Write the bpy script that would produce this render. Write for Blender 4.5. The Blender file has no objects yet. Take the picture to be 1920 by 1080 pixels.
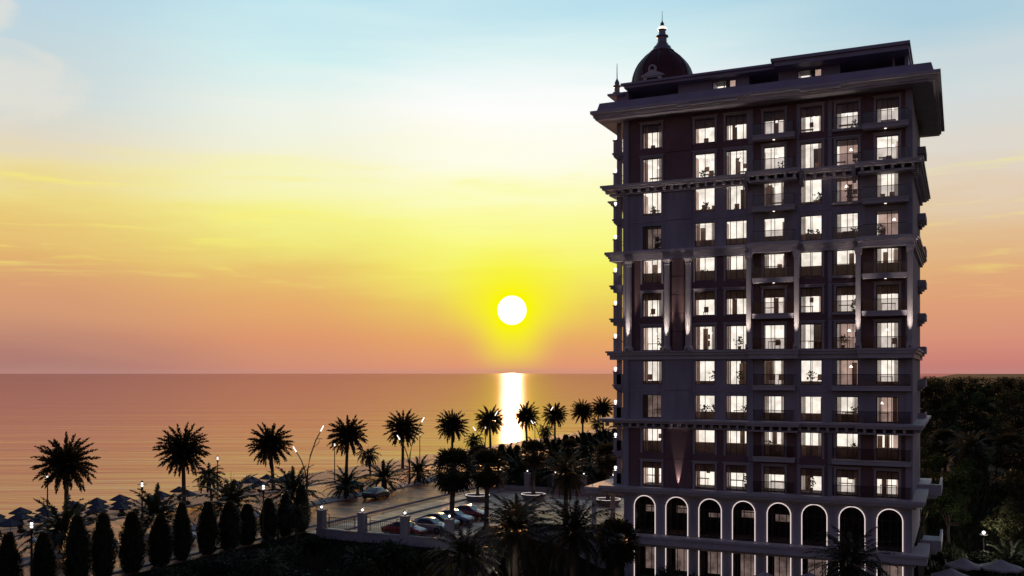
import bpy, math, random
from math import sin, cos, pi, radians, atan2, sqrt
from mathutils import Vector, Matrix

random.seed(7)
S = bpy.context.scene
COL = S.collection
YAW = radians(25)                      # the camera looks 25 degrees to the left of +Y (building depth)
SUN_EL = radians(3.75)

# ------------------------------------------------------------------ materials
def srgb(r, g, b):
    f = lambda c: (c/255/12.92) if c/255 <= .04045 else ((c/255+.055)/1.055)**2.4
    return (f(r), f(g), f(b))

class NT:
    def __init__(s, tree): s.t = tree
    def n(s, typ, **kw):
        nd = s.t.nodes.new(typ)
        for k, v in kw.items(): setattr(nd, k, v)
        return nd
    def l(s, a, b): s.t.links.new(a, b)
    def math(s, op, a, b=None, c=None, clamp=False):
        nd = s.n('ShaderNodeMath', operation=op, use_clamp=clamp)
        for i, v in enumerate((a, b, c)):
            if v is None: continue
            if isinstance(v, (int, float)): nd.inputs[i].default_value = v
            else: s.l(v, nd.inputs[i])
        return nd.outputs[0]
    def mapr(s, v, a, b, c=0, d=1, smooth=True):
        nd = s.n('ShaderNodeMapRange', interpolation_type='SMOOTHSTEP' if smooth else 'LINEAR', clamp=True)
        s.l(v, nd.inputs[0])
        for i, x in enumerate((a, b, c, d)): nd.inputs[i+1].default_value = x
        return nd.outputs[0]
    def mix(s, f, a, b, blend='MIX'):
        nd = s.n('ShaderNodeMix', data_type='RGBA', blend_type=blend)
        for sock, v in ((nd.inputs[0], f), (nd.inputs[6], a), (nd.inputs[7], b)):
            if isinstance(v, (int, float)): sock.default_value = v
            elif isinstance(v, tuple): sock.default_value = (*v[:3], 1)
            else: s.l(v, sock)
        return nd.outputs[2]
    def ramp(s, f, stops, interp='LINEAR'):
        nd = s.n('ShaderNodeValToRGB'); cr = nd.color_ramp; cr.interpolation = interp
        while len(cr.elements) < len(stops): cr.elements.new(.5)
        for e, (p, c) in zip(cr.elements, stops): e.position = p; e.color = (*c, 1)
        s.l(f, nd.inputs[0]); return nd.outputs[0]
    def noise(s, vec, scale, detail=4, rough=.55, dist=0):
        nd = s.n('ShaderNodeTexNoise'); nd.inputs['Scale'].default_value = scale
        nd.inputs['Detail'].default_value = detail; nd.inputs['Roughness'].default_value = rough
        nd.inputs['Distortion'].default_value = dist
        if vec is not None: s.l(vec, nd.inputs['Vector'])
        return nd.outputs[0]
    def scaled(s, vec, sx, sy, sz):
        nd = s.n('ShaderNodeMapping'); nd.inputs['Scale'].default_value = (sx, sy, sz)
        s.l(vec, nd.inputs['Vector']); return nd.outputs[0]

def mat(name, base, rough=.7, vary=.25, scale=2.0, bump=.0, bscale=20, metal=0, spec=.5, stretch=(1, 1, 1), coat=0, rvary=0.0):
    m = bpy.data.materials.new(name); m.use_nodes = True
    T = NT(m.node_tree); p = m.node_tree.nodes['Principled BSDF']
    tc = T.n('ShaderNodeTexCoord').outputs['Object']
    v = T.scaled(tc, *stretch)
    nz = T.noise(v, scale, 5)
    f = T.mapr(nz, .3, .7, 1-vary, 1+vary, False)
    mul = T.n('ShaderNodeVectorMath', operation='SCALE'); mul.inputs[0].default_value = base
    T.l(f, mul.inputs['Scale']); T.l(mul.outputs[0], p.inputs['Base Color'])
    if rvary:
        T.l(T.mapr(T.noise(v, scale*.7, 3), .3, .7, max(0.02, rough-rvary), min(1, rough+rvary), False), p.inputs['Roughness'])
    else: p.inputs['Roughness'].default_value = rough
    p.inputs['Metallic'].default_value = metal
    p.inputs['Specular IOR Level'].default_value = spec
    if coat: p.inputs['Coat Weight'].default_value = coat; p.inputs['Coat Roughness'].default_value = .05
    if bump:
        b = T.n('ShaderNodeBump'); b.inputs['Strength'].default_value = bump; b.inputs['Distance'].default_value = .05
        T.l(T.noise(v, bscale, 4), b.inputs['Height']); T.l(b.outputs[0], p.inputs['Normal'])
    return m

def emit(name, col, strength, vary=0.0, scale=1.0):
    m = bpy.data.materials.new(name); m.use_nodes = True
    T = NT(m.node_tree); m.node_tree.nodes.clear()
    o = T.n('ShaderNodeOutputMaterial'); e = T.n('ShaderNodeEmission'); e.inputs[0].default_value = (*col, 1)
    e.inputs[1].default_value = strength
    if vary:
        tc = T.n('ShaderNodeTexCoord').outputs['Object']
        T.l(T.mapr(T.noise(tc, scale, 2), .35, .65, strength*(1-vary), strength*(1+vary), False), e.inputs[1])
    T.l(e.outputs[0], o.inputs[0]); return m

def glass(name, tint, refl, rough=.02):
    m = bpy.data.materials.new(name); m.use_nodes = True
    T = NT(m.node_tree); m.node_tree.nodes.clear()
    o = T.n('ShaderNodeOutputMaterial'); tr = T.n('ShaderNodeBsdfTransparent'); tr.inputs[0].default_value = (*tint, 1)
    g = T.n('ShaderNodeBsdfGlossy'); g.inputs[0].default_value = (1, 1, 1, 1); g.inputs['Roughness'].default_value = rough
    mx = T.n('ShaderNodeMixShader')
    fr = T.n('ShaderNodeFresnel'); fr.inputs[0].default_value = 1.45
    T.l(T.math('MULTIPLY', fr.outputs[0], refl, clamp=True), mx.inputs[0])
    T.l(tr.outputs[0], mx.inputs[1]); T.l(g.outputs[0], mx.inputs[2]); T.l(mx.outputs[0], o.inputs[0])
    return m

def leafmat(name, base, vary=.4, trans=.25, rough=.55, spec=.3, ov=.25):
    m = bpy.data.materials.new(name); m.use_nodes = True
    T = NT(m.node_tree); m.node_tree.nodes.clear()
    o = T.n('ShaderNodeOutputMaterial'); p = T.n('ShaderNodeBsdfPrincipled'); p.inputs['Roughness'].default_value = rough
    p.inputs['Specular IOR Level'].default_value = spec
    t = T.n('ShaderNodeBsdfTranslucent'); mx = T.n('ShaderNodeMixShader'); mx.inputs[0].default_value = trans
    tc = T.n('ShaderNodeTexCoord').outputs['Object']
    f = T.mapr(T.noise(tc, 1.6, 4), .3, .7, 1-vary, 1+vary, False)
    oi = T.n('ShaderNodeObjectInfo').outputs['Random']
    f = T.math('MULTIPLY', f, T.mapr(oi, 0, 1, 1-ov, 1+ov, False))
    mul = T.n('ShaderNodeVectorMath', operation='SCALE'); mul.inputs[0].default_value = base
    T.l(f, mul.inputs['Scale']); T.l(mul.outputs[0], p.inputs['Base Color']); T.l(mul.outputs[0], t.inputs[0])
    T.l(p.outputs[0], mx.inputs[1]); T.l(t.outputs[0], mx.inputs[2]); T.l(mx.outputs[0], o.inputs[0])
    return m

M = {}
M['wall'] = mat('slate_stucco', (.34, .31, .35), .8, .2, .9, .15, 14, stretch=(1, 1, .22))
M['wallb'] = mat('brown_stucco', (.2, .115, .115), .8, .16, .5, .15, 14)
M['trim'] = mat('cast_stone_trim', (.42, .38, .39), .7, .1, .8, .1, 20)
M['ledge'] = mat('painted_cornice', (.5, .46, .47), .55, .1, .7, .08, 18)
M['column'] = mat('pale_column_stone', (.55, .5, .48), .6, .08, 1.5, .05, 20)
M['bay'] = mat('brown_cladding', (.2, .12, .11), .45, .2, .7, .1, 6)
M['roof'] = mat('dark_roof_metal', (.34, .3, .38), .5, .15, .6)
M['curtain'] = mat('curtain_cloth', (.5, .36, .3), .9, .1, 3)
M['dome'] = mat('red_dome_copper', (.075, .01, .009), .5, .3, 1.2, .1, 8)
M['frame'] = mat('dark_window_frame', (.03, .025, .025), .4, .1)
M['darkin'] = mat('dark_interior', (.035, .025, .022), .8, .3)
M['furn'] = mat('furniture_wood', (.2, .13, .1), .6, .4)
M['plantin'] = mat('indoor_plant', (.03, .05, .02), .7, .4)
M['pane'] = glass('window_pane', (.96, .96, .96), .9)
M['rail'] = glass('balcony_glass', (.62, .6, .62), 1.6)
M['rwhite'] = emit('room_wall_glow', (1, .9, .78), 1.08, .22, .9)  # room walls emit by themselves, in place of lamplight falling on them
M['rpink'] = emit('room_side_glow', (1, .68, .56), .45, .25, 1.0)  # weaker glow for walls that would catch less light
M['rdim'] = emit('dim_room_glow', (1, .68, .6), .13, .5, 1.2)
M['neon'] = emit('neon_strip', (1, .82, .78), .85)
M['bulb'] = emit('lamp_bulb', (1, .93, .88), 2.2)
M['bulbw'] = emit('cool_lamp', (.9, .96, 1), 6)
M['down'] = emit('downlight_glow', (1, .85, .75), 2.5)
M['pole'] = mat('black_pole', (.02, .02, .022), .4, .1)
M['steel'] = mat('grey_steel_pole', (.12, .11, .11), .35, .1, metal=.6)
M['bark'] = mat('palm_bark', (.09, .06, .045), .9, .35, 6, .5, 25, stretch=(1, 1, 4))
M['palm'] = leafmat('palm_leaf', (.042, .038, .018), .35, .34)  # base browned so the leaf colour carries the red of backlight
M['palm2'] = leafmat('short_palm_leaf', (.03, .038, .016), .35, .2)
M['dead'] = leafmat('dry_palm_skirt', (.1, .065, .035), .35, .15)
M['cyp'] = leafmat('cypress_leaf', (.03, .042, .02), .4, .1)
M['tree'] = leafmat('tree_leaf', (.034, .056, .018), .6, .1, .7, .08, .6)
M['tree2'] = leafmat('olive_tree_leaf', (.044, .046, .018), .6, .08, .7, .08, .6)
M['shrub'] = leafmat('shrub_leaf', (.03, .04, .014), .5, .2)
M['wood'] = mat('tree_bark', (.07, .05, .04), .9, .3, 4, .3)
M['sand'] = mat('beach_sand', (.3, .23, .18), .85, .2, .25, .3, 1.2)
M['canvasb'] = mat('blue_grey_canvas', (.055, .06, .095), .8, .15, 2)
M['canvasw'] = mat('pale_canvas', (.42, .35, .33), .85, .1, 2)
M['conc'] = mat('grey_concrete', (.33, .31, .32), .8, .15, 1.2, .15, 12)
M['tyre'] = mat('tyre_rubber', (.015, .015, .015), .8)
M['rim'] = mat('alloy_rim', (.4, .4, .42), .3, .05, metal=.9)
M['carglass'] = mat('car_glass', (.01, .012, .016), .05, .05, spec=.8)
M['tail'] = mat('tail_lamp_red', (.25, .01, .01), .25)
M['head'] = mat('head_lamp', (.6, .6, .62), .15)
M['metalw'] = mat('finial_metal', (.3, .26, .26), .35, .1, metal=.4)

def ground_mat():
    m = bpy.data.materials.new('dry_grass_earth'); m.use_nodes = True
    T = NT(m.node_tree); p = m.node_tree.nodes['Principled BSDF']; p.inputs['Roughness'].default_value = .95
    p.inputs['Specular IOR Level'].default_value = .1
    tc = T.n('ShaderNodeTexCoord').outputs['Object']
    a = T.noise(tc, .06, 4); b = T.noise(tc, 1.3, 5)
    c = T.ramp(a, [(.35, (.014, .016, .008)), (.5, (.022, .017, .008)), (.68, (.05, .027, .01)), (.75, (.02, .019, .009))])
    c = T.mix(T.mapr(b, .35, .65, 0, .6), c, (.02, .024, .01))
    T.l(c, p.inputs['Base Color']); return m
M['ground'] = ground_mat()

def paving(name, base, rough, warm, sheen_tint=(1, .56, .36), wk=.6, wr=.26):
    m = bpy.data.materials.new(name); m.use_nodes = True
    T = NT(m.node_tree); p = m.node_tree.nodes['Principled BSDF']
    tc = T.n('ShaderNodeTexCoord').outputs['Object']
    st = T.scaled(tc, .22, .9, 1)
    n1 = T.noise(st, .9, 4, .6, .4); n2 = T.noise(tc, .12, 3)
    c = T.mix(T.mapr(n1, .42, .6), tuple(x*.6 for x in base), warm)  # streaks put the warm sunset sheen into the base colour
    T.l(c, p.inputs['Base Color'])
    T.l(T.mapr(T.math('ADD', T.math('MULTIPLY', n1, .6), T.math('MULTIPLY', n2, .6)), .4, .8, rough-.12, rough+.2, False), p.inputs['Roughness'])
    b = T.n('ShaderNodeBump'); b.inputs['Strength'].default_value = .35; b.inputs['Distance'].default_value = .03; p.inputs['Specular IOR Level'].default_value = .1
    T.l(T.noise(st, 1.6, 3), b.inputs['Height']); T.l(b.outputs[0], p.inputs['Normal'])
    g = T.n('ShaderNodeBsdfGlossy'); g.inputs[0].default_value = (*sheen_tint, 1); T.l(b.outputs[0], g.inputs['Normal'])  # copper of the low sky's reflection is put into the gloss tint
    T.l(T.mapr(n2, .35, .65, wr-.08, wr+.14, False), g.inputs['Roughness'])
    fr = T.n('ShaderNodeFresnel'); fr.inputs[0].default_value = 1.4
    mx = T.n('ShaderNodeMixShader'); T.l(T.math('MULTIPLY', fr.outputs[0], T.mapr(n1, .38, .64, wk*.35, wk, False)), mx.inputs[0])
    T.l(p.outputs[0], mx.inputs[1]); T.l(g.outputs[0], mx.inputs[2]); T.l(mx.outputs[0], m.node_tree.nodes['Material Output'].inputs[0])
    return m
M['road'] = paving('asphalt_sunset_sheen', (.13, .035, .016), .42, (.5, .15, .05), wk=.95)  # orange streaks stand for reflected sunset, painted into the asphalt colour
M['paving'] = paving('promenade_paving', (.2, .1, .075), .55, (.34, .17, .12))
M['lot'] = paving('car_park_paving', (.2, .135, .125), .45, (.42, .29, .26), (1, .72, .62), .9)

def water_mat():
    m = bpy.data.materials.new('sea_water'); m.use_nodes = True
    T = NT(m.node_tree); m.node_tree.nodes.clear()
    o = T.n('ShaderNodeOutputMaterial')
    g = T.n('ShaderNodeBsdfGlossy'); g.inputs[0].default_value = (.86, .68, .74, 1); g.inputs['Roughness'].default_value = .075
    d = T.n('ShaderNodeBsdfDiffuse'); d.inputs[0].default_value = (.32, .23, .235, 1)
    lw = T.n('ShaderNodeFresnel'); lw.inputs[0].default_value = 1.33
    mx = T.n('ShaderNodeMixShader')
    T.l(T.mapr(lw.outputs[0], 0, .7, .25, .74, False), mx.inputs[0])
    T.l(d.outputs[0], mx.inputs[1]); T.l(g.outputs[0], mx.inputs[2]); T.l(mx.outputs[0], o.inputs[0])
    tc = T.n('ShaderNodeTexCoord').outputs['Object']
    rot = T.n('ShaderNodeMapping'); rot.inputs['Rotation'].default_value = (0, 0, -YAW); T.l(tc, rot.inputs['Vector'])
    big = T.noise(T.scaled(rot.outputs[0], .006, .045, 1), 1.0, 6, .62, .3)
    small = T.noise(T.scaled(rot.outputs[0], .1, .45, 1), 1.0, 3, .6)
    h = T.math('ADD', T.math('MULTIPLY', big, 2.4), T.math('MULTIPLY', small, .22))
    b = T.n('ShaderNodeBump'); b.inputs['Strength'].default_value = .34; b.inputs['Distance'].default_value = .6
    T.l(h, b.inputs['Height']); T.l(b.outputs[0], g.inputs['Normal']); T.l(b.outputs[0], d.inputs['Normal'])
    return m
M['sea'] = water_mat()
M['pool'] = mat('pool_water', (.02, .07, .08), .08, .1, .5, .1, 3)

# ------------------------------------------------------------------ mesh builder
class MB:
    def __init__(s): s.v = []; s.f = []; s.m = []
    def face(s, pts, mi=0):
        k = len(s.v); s.v += [tuple(p) for p in pts]; s.f.append(tuple(range(k, k+len(pts)))); s.m.append(mi)
    def box(s, x0, x1, y0, y1, z0, z1, mi=0):
        k = len(s.v)
        s.v += [(x0,y0,z0),(x1,y0,z0),(x1,y1,z0),(x0,y1,z0),(x0,y0,z1),(x1,y0,z1),(x1,y1,z1),(x0,y1,z1)]
        for q in ((0,3,2,1),(4,5,6,7),(0,1,5,4),(1,2,6,5),(2,3,7,6),(3,0,4,7)):
            s.f.append(tuple(k+i for i in q)); s.m.append(mi)
    def lathe(s, prof, cx=0, cy=0, seg=16, mi=0, a0=0, a1=2*pi, cap=True):
        k = len(s.v); full = abs(a1-a0-2*pi) < 1e-6; n = seg if full else seg+1
        for r, z in prof:
            for i in range(n):
                a = a0+(a1-a0)*i/seg; s.v.append((cx+r*cos(a), cy+r*sin(a), z))
        for j in range(len(prof)-1):
            for i in range(seg):
                i2 = (i+1) % n
                s.f.append((k+j*n+i, k+j*n+i2, k+(j+1)*n+i2, k+(j+1)*n+i)); s.m.append(mi)
        if full and cap:
            s.f.append(tuple(k+(len(prof)-1)*n+i for i in range(n))); s.m.append(mi)
            s.f.append(tuple(k+i for i in reversed(range(n)))); s.m.append(mi)
    def tube(s, pts, rads, seg=6, mi=0):
        k = len(s.v); P = [Vector(p) for p in pts]
        for i, p in enumerate(P):
            d = (P[min(i+1, len(P)-1)]-P[max(i-1, 0)]).normalized()
            u = d.cross(Vector((0, 0, 1)) if abs(d.z) < .95 else Vector((1, 0, 0))).normalized(); w = d.cross(u)
            r = rads[i] if isinstance(rads, (list, tuple)) else rads
            for q in range(seg):
                a = 2*pi*q/seg; s.v.append(tuple(p+u*(r*cos(a))+w*(r*sin(a))))
        for j in range(len(P)-1):
            for q in range(seg):
                q2 = (q+1) % seg
                s.f.append((k+j*seg+q, k+j*seg+q2, k+(j+1)*seg+q2, k+(j+1)*seg+q)); s.m.append(mi)
        s.f.append(tuple(k+q for q in reversed(range(seg)))); s.m.append(mi)
        s.f.append(tuple(k+(len(P)-1)*seg+q for q in range(seg))); s.m.append(mi)
    def ball(s, c, r, seg=10, rings=6, mi=0):
        s.lathe([(r*sin(pi*j/rings)+1e-4, c[2]-r*cos(pi*j/rings)) for j in range(rings+1)], c[0], c[1], seg, mi)
    def mesh(s, name, mats, smooth=False):
        me = bpy.data.meshes.new(name); me.from_pydata(s.v, [], s.f)
        for m in (mats if isinstance(mats, (list, tuple)) else [mats]): me.materials.append(m)
        if any(s.m): me.polygons.foreach_set('material_index', s.m)
        if smooth: me.polygons.foreach_set('use_smooth', [True]*len(s.f))
        me.update(); return me
    def build(s, name, mats, parent=None, loc=None, smooth=False):
        return inst(name, s.mesh(name, mats, smooth), parent, loc)

def inst(name, me, parent=None, loc=None, rz=0, sc=None):
    o = bpy.data.objects.new(name, me); COL.objects.link(o)
    if parent is not None: o.parent = parent
    if loc: o.location = loc
    if rz: o.rotation_euler = (0, 0, rz)
    if sc: o.scale = (sc, sc, sc) if not isinstance(sc, tuple) else sc
    return o
def tag(o, label, cat, group=None, kind=None):
    o['label'] = label; o['category'] = cat
    if group: o['group'] = group
    if kind: o['kind'] = kind
    return o
def thing(name, label, cat, loc=(0, 0, 0), rz=0, group=None, sc=None):
    return tag(inst(name, None, None, loc, rz, sc), label, cat, group)
def structure(o, kind='structure'): o['kind'] = kind; return o
def copy_tree(o, parent=None):
    c = o.copy(); COL.objects.link(c)
    if parent is not None: c.parent = parent
    for ch in [k for k in KIDS.get(o.name, [])]: copy_tree(ch, c)
    return c
KIDS = {}
def kid(parent, o): KIDS.setdefault(parent.name, []).append(o); return o
ORD = ['first','second','third','fourth','fifth','sixth','seventh','eighth','ninth','tenth','eleventh','twelfth','thirteenth',
       'fourteenth','fifteenth','sixteenth','seventeenth','eighteenth','nineteenth','twentieth']

# ------------------------------------------------------------------ world, sun, camera
def make_world():
    w = bpy.data.worlds.new('World'); S.world = w; w.use_nodes = True
    nt = w.node_tree; nt.nodes.clear(); T = NT(nt)
    out = T.n('ShaderNodeOutputWorld'); bg = T.n('ShaderNodeBackground'); T.l(bg.outputs[0], out.inputs[0])
    sky = T.n('ShaderNodeTexSky', sky_type='NISHITA'); sky.sun_disc = False
    sky.sun_elevation = SUN_EL; sky.sun_rotation = -YAW
    sky.air_density = 1.4; sky.dust_density = 2.0; sky.ozone_density = 2.0
    tc = T.n('ShaderNodeTexCoord').outputs['Generated']
    def dot(v):
        nd = T.n('ShaderNodeVectorMath', operation='DOT_PRODUCT'); T.l(tc, nd.inputs[0]); nd.inputs[1].default_value = v
        return nd.outputs['Value']
    fwd = dot((-sin(YAW), cos(YAW), 0)); rgt = dot((cos(YAW), sin(YAW), 0)); up = dot((0, 0, 1))
    el = T.math('MULTIPLY', T.math('ARCSINE', up), 180/pi)
    az = T.math('MULTIPLY', T.math('ARCTAN2', rgt, fwd), 180/pi)
    # soft streaks bend the colour bands a little, like thin high cloud
    cv = T.n('ShaderNodeCombineXYZ'); T.l(T.math('MULTIPLY', az, .05), cv.inputs[0]); T.l(T.math('MULTIPLY', el, .38), cv.inputs[1])
    nz = T.noise(cv.outputs[0], 1.0, 5, .55, .3)
    cv2 = T.n('ShaderNodeCombineXYZ'); T.l(T.math('MULTIPLY', az, .1), cv2.inputs[0]); T.l(T.math('MULTIPLY', el, 1.1), cv2.inputs[1])
    nz2 = T.noise(cv2.outputs[0], 1.0, 5, .6, .4)
    ebend = T.math('ADD', el, T.math('MULTIPLY', T.math('SUBTRACT', nz, .5), T.mapr(el, 1, 8, 0, 4.5)))
    fe = T.math('DIVIDE', ebend, 25.0, clamp=True)
    def R(st): return T.ramp(fe, [(e/25, srgb(*c)) for e, c in st], 'LINEAR')
    left = R([(0, (176,128,120)), (.4, (178,132,120)), (1.2, (188,137,118)), (2.5, (206,150,118)), (4.5, (217,159,116)), (6.5, (226,181,112)), (8, (232,198,120)), (9.5, (236,214,132)), (10.8, (236,220,165)), (12, (226,216,196)), (14.5, (208,217,215)), (19, (184,212,226)), (25, (150,190,215))])
    mid = R([(0, (208,140,118)), (1, (214,147,115)), (2, (222,151,109)), (4, (230,173,108)), (6, (234,198,112)), (7.5, (239,228,122)), (9, (246,243,142)), (11, (248,246,184)), (12.5, (245,243,212)), (15, (238,244,234)), (18, (212,240,240)), (21, (188,226,238)), (25, (160,205,230))])
    ctr = R([(0, (220,148,118)), (.7, (226,154,113)), (2, (232,170,102)), (4, (238,206,94)), (6, (246,243,100)), (8, (250,250,136)), (10, (252,252,178)), (12, (254,253,224)), (14.5, (255,254,252)), (16.5, (248,252,250)), (18.5, (222,243,243)), (21, (192,227,238)), (25, (165,210,232))])
    rgtc = R([(0, (192,122,118)), (.7, (202,130,118)), (2, (215,146,120)), (4, (222,162,120)), (6, (224,174,124)), (8, (226,190,146)), (10, (226,206,180)), (12, (222,215,204)), (15, (210,219,220)), (19, (172,206,222)), (25, (148,190,215))])
    c = T.mix(T.mapr(az, -27, -12), left, mid)
    c = T.mix(T.mapr(az, -13, -2), c, ctr)
    c = T.mix(T.mapr(az, 4, 25), c, rgtc)
    # thin bright and dim streaks
    st = T.math('MULTIPLY', T.mapr(nz2, .52, .75), T.mapr(el, 3, 6))
    st = T.math('MULTIPLY', st, T.mapr(el, 10.5, 13, 1, 0))
    c = T.mix(T.math('MULTIPLY', st, .55), c, srgb(250, 240, 120))
    # low violet bank over the sea to the left
    bank = T.math('MULTIPLY', T.mapr(az, -30, -12, 1, 0), T.mapr(el, .3, 4.2, 1, 0))
    c = T.mix(T.math('MULTIPLY', bank, T.mapr(nz, .4, .65, .1, .6)), c, srgb(165, 108, 108))
    # cumulus puffs high on the left
    cv3 = T.n('ShaderNodeCombineXYZ'); T.l(T.math('MULTIPLY', az, .28), cv3.inputs[0]); T.l(T.math('MULTIPLY', el, .5), cv3.inputs[1])
    nz3 = T.noise(cv3.outputs[0], 1.0, 7, .6, .3)
    def puff(a, e, ra, re):
        dx = T.math('DIVIDE', T.math('SUBTRACT', az, a), ra); dy = T.math('DIVIDE', T.math('SUBTRACT', el, e), re)
        r = T.math('SQRT', T.math('ADD', T.math('POWER', dx, 2.0), T.math('POWER', dy, 2.0)))
        return T.mapr(T.math('ADD', r, T.math('MULTIPLY', T.math('SUBTRACT', nz3, .5), 1.9)), .45, 1.15, 1, 0)
    pf = T.math('MAXIMUM', puff(-27.5, 15.0, 4.4, 1.9), puff(-28.6, 18.6, 1.3, 1.3))
    c = T.mix(T.math('MULTIPLY', pf, .5), c, srgb(236, 228, 214))
    # glow and disc of the low sun
    sd = Vector((-sin(YAW)*cos(SUN_EL), cos(YAW)*cos(SUN_EL), sin(SUN_EL)))
    ang = T.math('MULTIPLY', T.math('ARCCOSINE', T.math('MINIMUM', dot(sd), .9999999)), 180/pi)
    cone = T.mapr(T.math('ABSOLUTE', az), .4, 3.6, 1, 0)
    below = T.math('ADD', T.math('MULTIPLY', cone, T.mapr(el, -.5, 1.2, .2, 1)), T.math('MULTIPLY', T.math('SUBTRACT', 1.0, cone), T.mapr(el, 1.2, 4.6, 0, 1)))
    g1 = T.math('MULTIPLY', T.math('POWER', T.mapr(ang, 0, 4.9, 1, 0, False), 1.3), below)
    c = T.mix(T.math('MULTIPLY', g1, 1.35, clamp=True), c, srgb(250, 246, 6))
    c = T.mix(T.math('MULTIPLY', T.mapr(el, .02, .45, 1, 0), .35), c, srgb(192, 146, 136))
    front = T.math('MULTIPLY', T.mapr(T.math('ABSOLUTE', az), 38, 85, 1, 0), T.mapr(el, 24, 50, 1, 0))
    amb = T.mix(1.0, sky.outputs[0], SKY_TINT, 'MULTIPLY')
    scl = T.n('ShaderNodeVectorMath', operation='SCALE'); T.l(amb, scl.inputs[0]); scl.inputs['Scale'].default_value = SKY_K
    c = T.mix(front, scl.outputs[0], c)
    disc = T.mapr(ang, .77, .89, 1, 0)
    c = T.mix(disc, c, (4.0, 3.8, 3.3))
    T.l(c, bg.inputs[0]); bg.inputs[1].default_value = 1.0
SKY_TINT = (1.04, .76, 1.24); SKY_K = .112
make_world()

sun = bpy.data.lights.new('sun', 'SUN'); sun.energy = 3.5; sun.angle = radians(.5); sun.color = (1, .5, .2)
so = bpy.data.objects.new('sun', sun); COL.objects.link(so)
d = Vector((-sin(YAW)*cos(SUN_EL), cos(YAW)*cos(SUN_EL), sin(SUN_EL)))
so.rotation_euler = d.to_track_quat('Z', 'Y').to_euler()

cam = bpy.data.cameras.new('camera'); co = bpy.data.objects.new('camera', cam); COL.objects.link(co)
cam.sensor_width = 36; cam.lens = 36*1805/1920; cam.shift_y = 160/1920
cam.clip_start = .5; cam.clip_end = 80000
co.rotation_euler = (pi/2, 0, YAW); S.camera = co

# ------------------------------------------------------------------ terrain (z is metres below / above the camera's eye level)
GAR, LOT = -20.0, -15.25
def hgt(x, y):
    if x <= -109: return -18.5 - min(4, (-109-x)*.08)
    if x <= -89: return -17.3 + (x+89)*.06
    if x <= -80.3: return LOT + (x+80.3)*.2356
    base = LOT
    far = max(0, y-130)
    nat = LOT - .3 + 1.3*sin(x*.021+1)*cos(y*.013)*min(1, far/200)
    if x <= -56.95: return base if y < 260 else min(nat, LOT-.05)
    if y < 75.05:
        d = min(x+57, 75.05-y) if x < -41 else min(x+57, max(75.05-y, 88-y) if x < -31 else 30)
        return -15.6 - 4.4*min(1, max(0, d)/13)
    if x < -41.05: return base if y < 230 else nat
    if x < -3.4:
        return (-15.9-4.1*min(1, max((88-y)/6, (x+38)/10))) if y < 88.05 and x < -29.25 else GAR if y < (92.05 if x > -29.25 else 88.05) else (base if y < 114 else nat)
    if y < 104: return GAR
    return GAR + (nat-GAR)*min(1, (y-104)/26)
def make_ground():
    xs = [-2500,-400,-200,-140,-120,-112,-109,-105,-101,-97,-93,-89,-80.3,-80,-70,-60,-57,-56.9,-54,-51,-48,-45,-43,-41.1,-41,-36,-31,-29.3,-29.2,-25,-18,-10,-3.5,-3.3,2,8,14,22,32,45,60,80,120,200,400,1000,3000,9000]
    ys = [-60,0,20,40,50,55,60,65,69,72,75,75.1,80,84,88,88.1,92,92.1,93,98,104,108,112,116,120,125,130,140,150,165,180,200,225,230,250,275,300,350,400,500,700,1000,1600,3000,6000,14000,30000]
    mb = MB(); nx = len(xs)
    for y in ys:
        for x in xs: mb.v.append((x, y, hgt(x, y)))
    for j in range(len(ys)-1):
        for i in range(nx-1):
            mb.f.append((j*nx+i, j*nx+i+1, (j+1)*nx+i+1, (j+1)*nx+i))
            mb.m.append(1 if xs[i] < -90 else 0)
    return structure(mb.build('ground', [M['ground'], M['sand']]))
make_ground()
def sheet(name, x0, x1, y0, y1, z, m):
    mb = MB(); mb.face([(x0,y0,z),(x1,y0,z),(x1,y1,z),(x0,y1,z)]); return structure(mb.build(name, m))
sheet('sea', -40000, -98, -3000, 60000, -18.55, M['sea'])
mb = MB(); mb.face([(-89,20,-17.285),(-80.3,20,LOT+.015),(-80.3,259,LOT+.015),(-89,259,-17.285)]); structure(mb.build('promenade', M['paving']))
sheet('road', -80, -69.8, 20, 259, LOT+.008, M['road'])
sheet('road', -67.2, -58.6, 20, 259, LOT+.008, M['road'])
sheet('pavement', -58.3, -57, 20, 229, LOT+.012, M['paving'])
sheet('car_park', -56.9, -54.3, 75.1, 229, LOT+.008, M['lot'])
sheet('car_park', -54.0, -29.4, 88.1, 114, LOT+.008, M['lot'])
sheet('car_park', -54.0, -41.1, 75.1, 88.1, LOT+.012, M['lot'])
sheet('pool_water', -2.2, 9, 91, 103, GAR+.02, M['pool'])
mb = MB(); mb.box(-69.75, -67.25, 20, 259, LOT-.2, LOT+.14); structure(mb.build('median', M['conc']))
for x0, y1 in ((-80.3, 259), (-58.6, 229), (-54.3, 114)):
    mb = MB(); mb.box(x0, x0+.28, 75.3 if x0 == -54.3 else 20, y1, LOT-.2, LOT+.13); structure(mb.build('kerb', M['conc']))
def marks():
    mb = MB()
    for x in (-74.9, -62.9):
        y = 30
        while y < 200: mb.face([(x,y,LOT+.012),(x+.14,y,LOT+.012),(x+.14,y+2,LOT+.012),(x,y+2,LOT+.012)]); y += 5
    return structure(mb.build('road_markings', mat('road_paint', (.6, .58, .55), .6, .2)))
marks()
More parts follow.
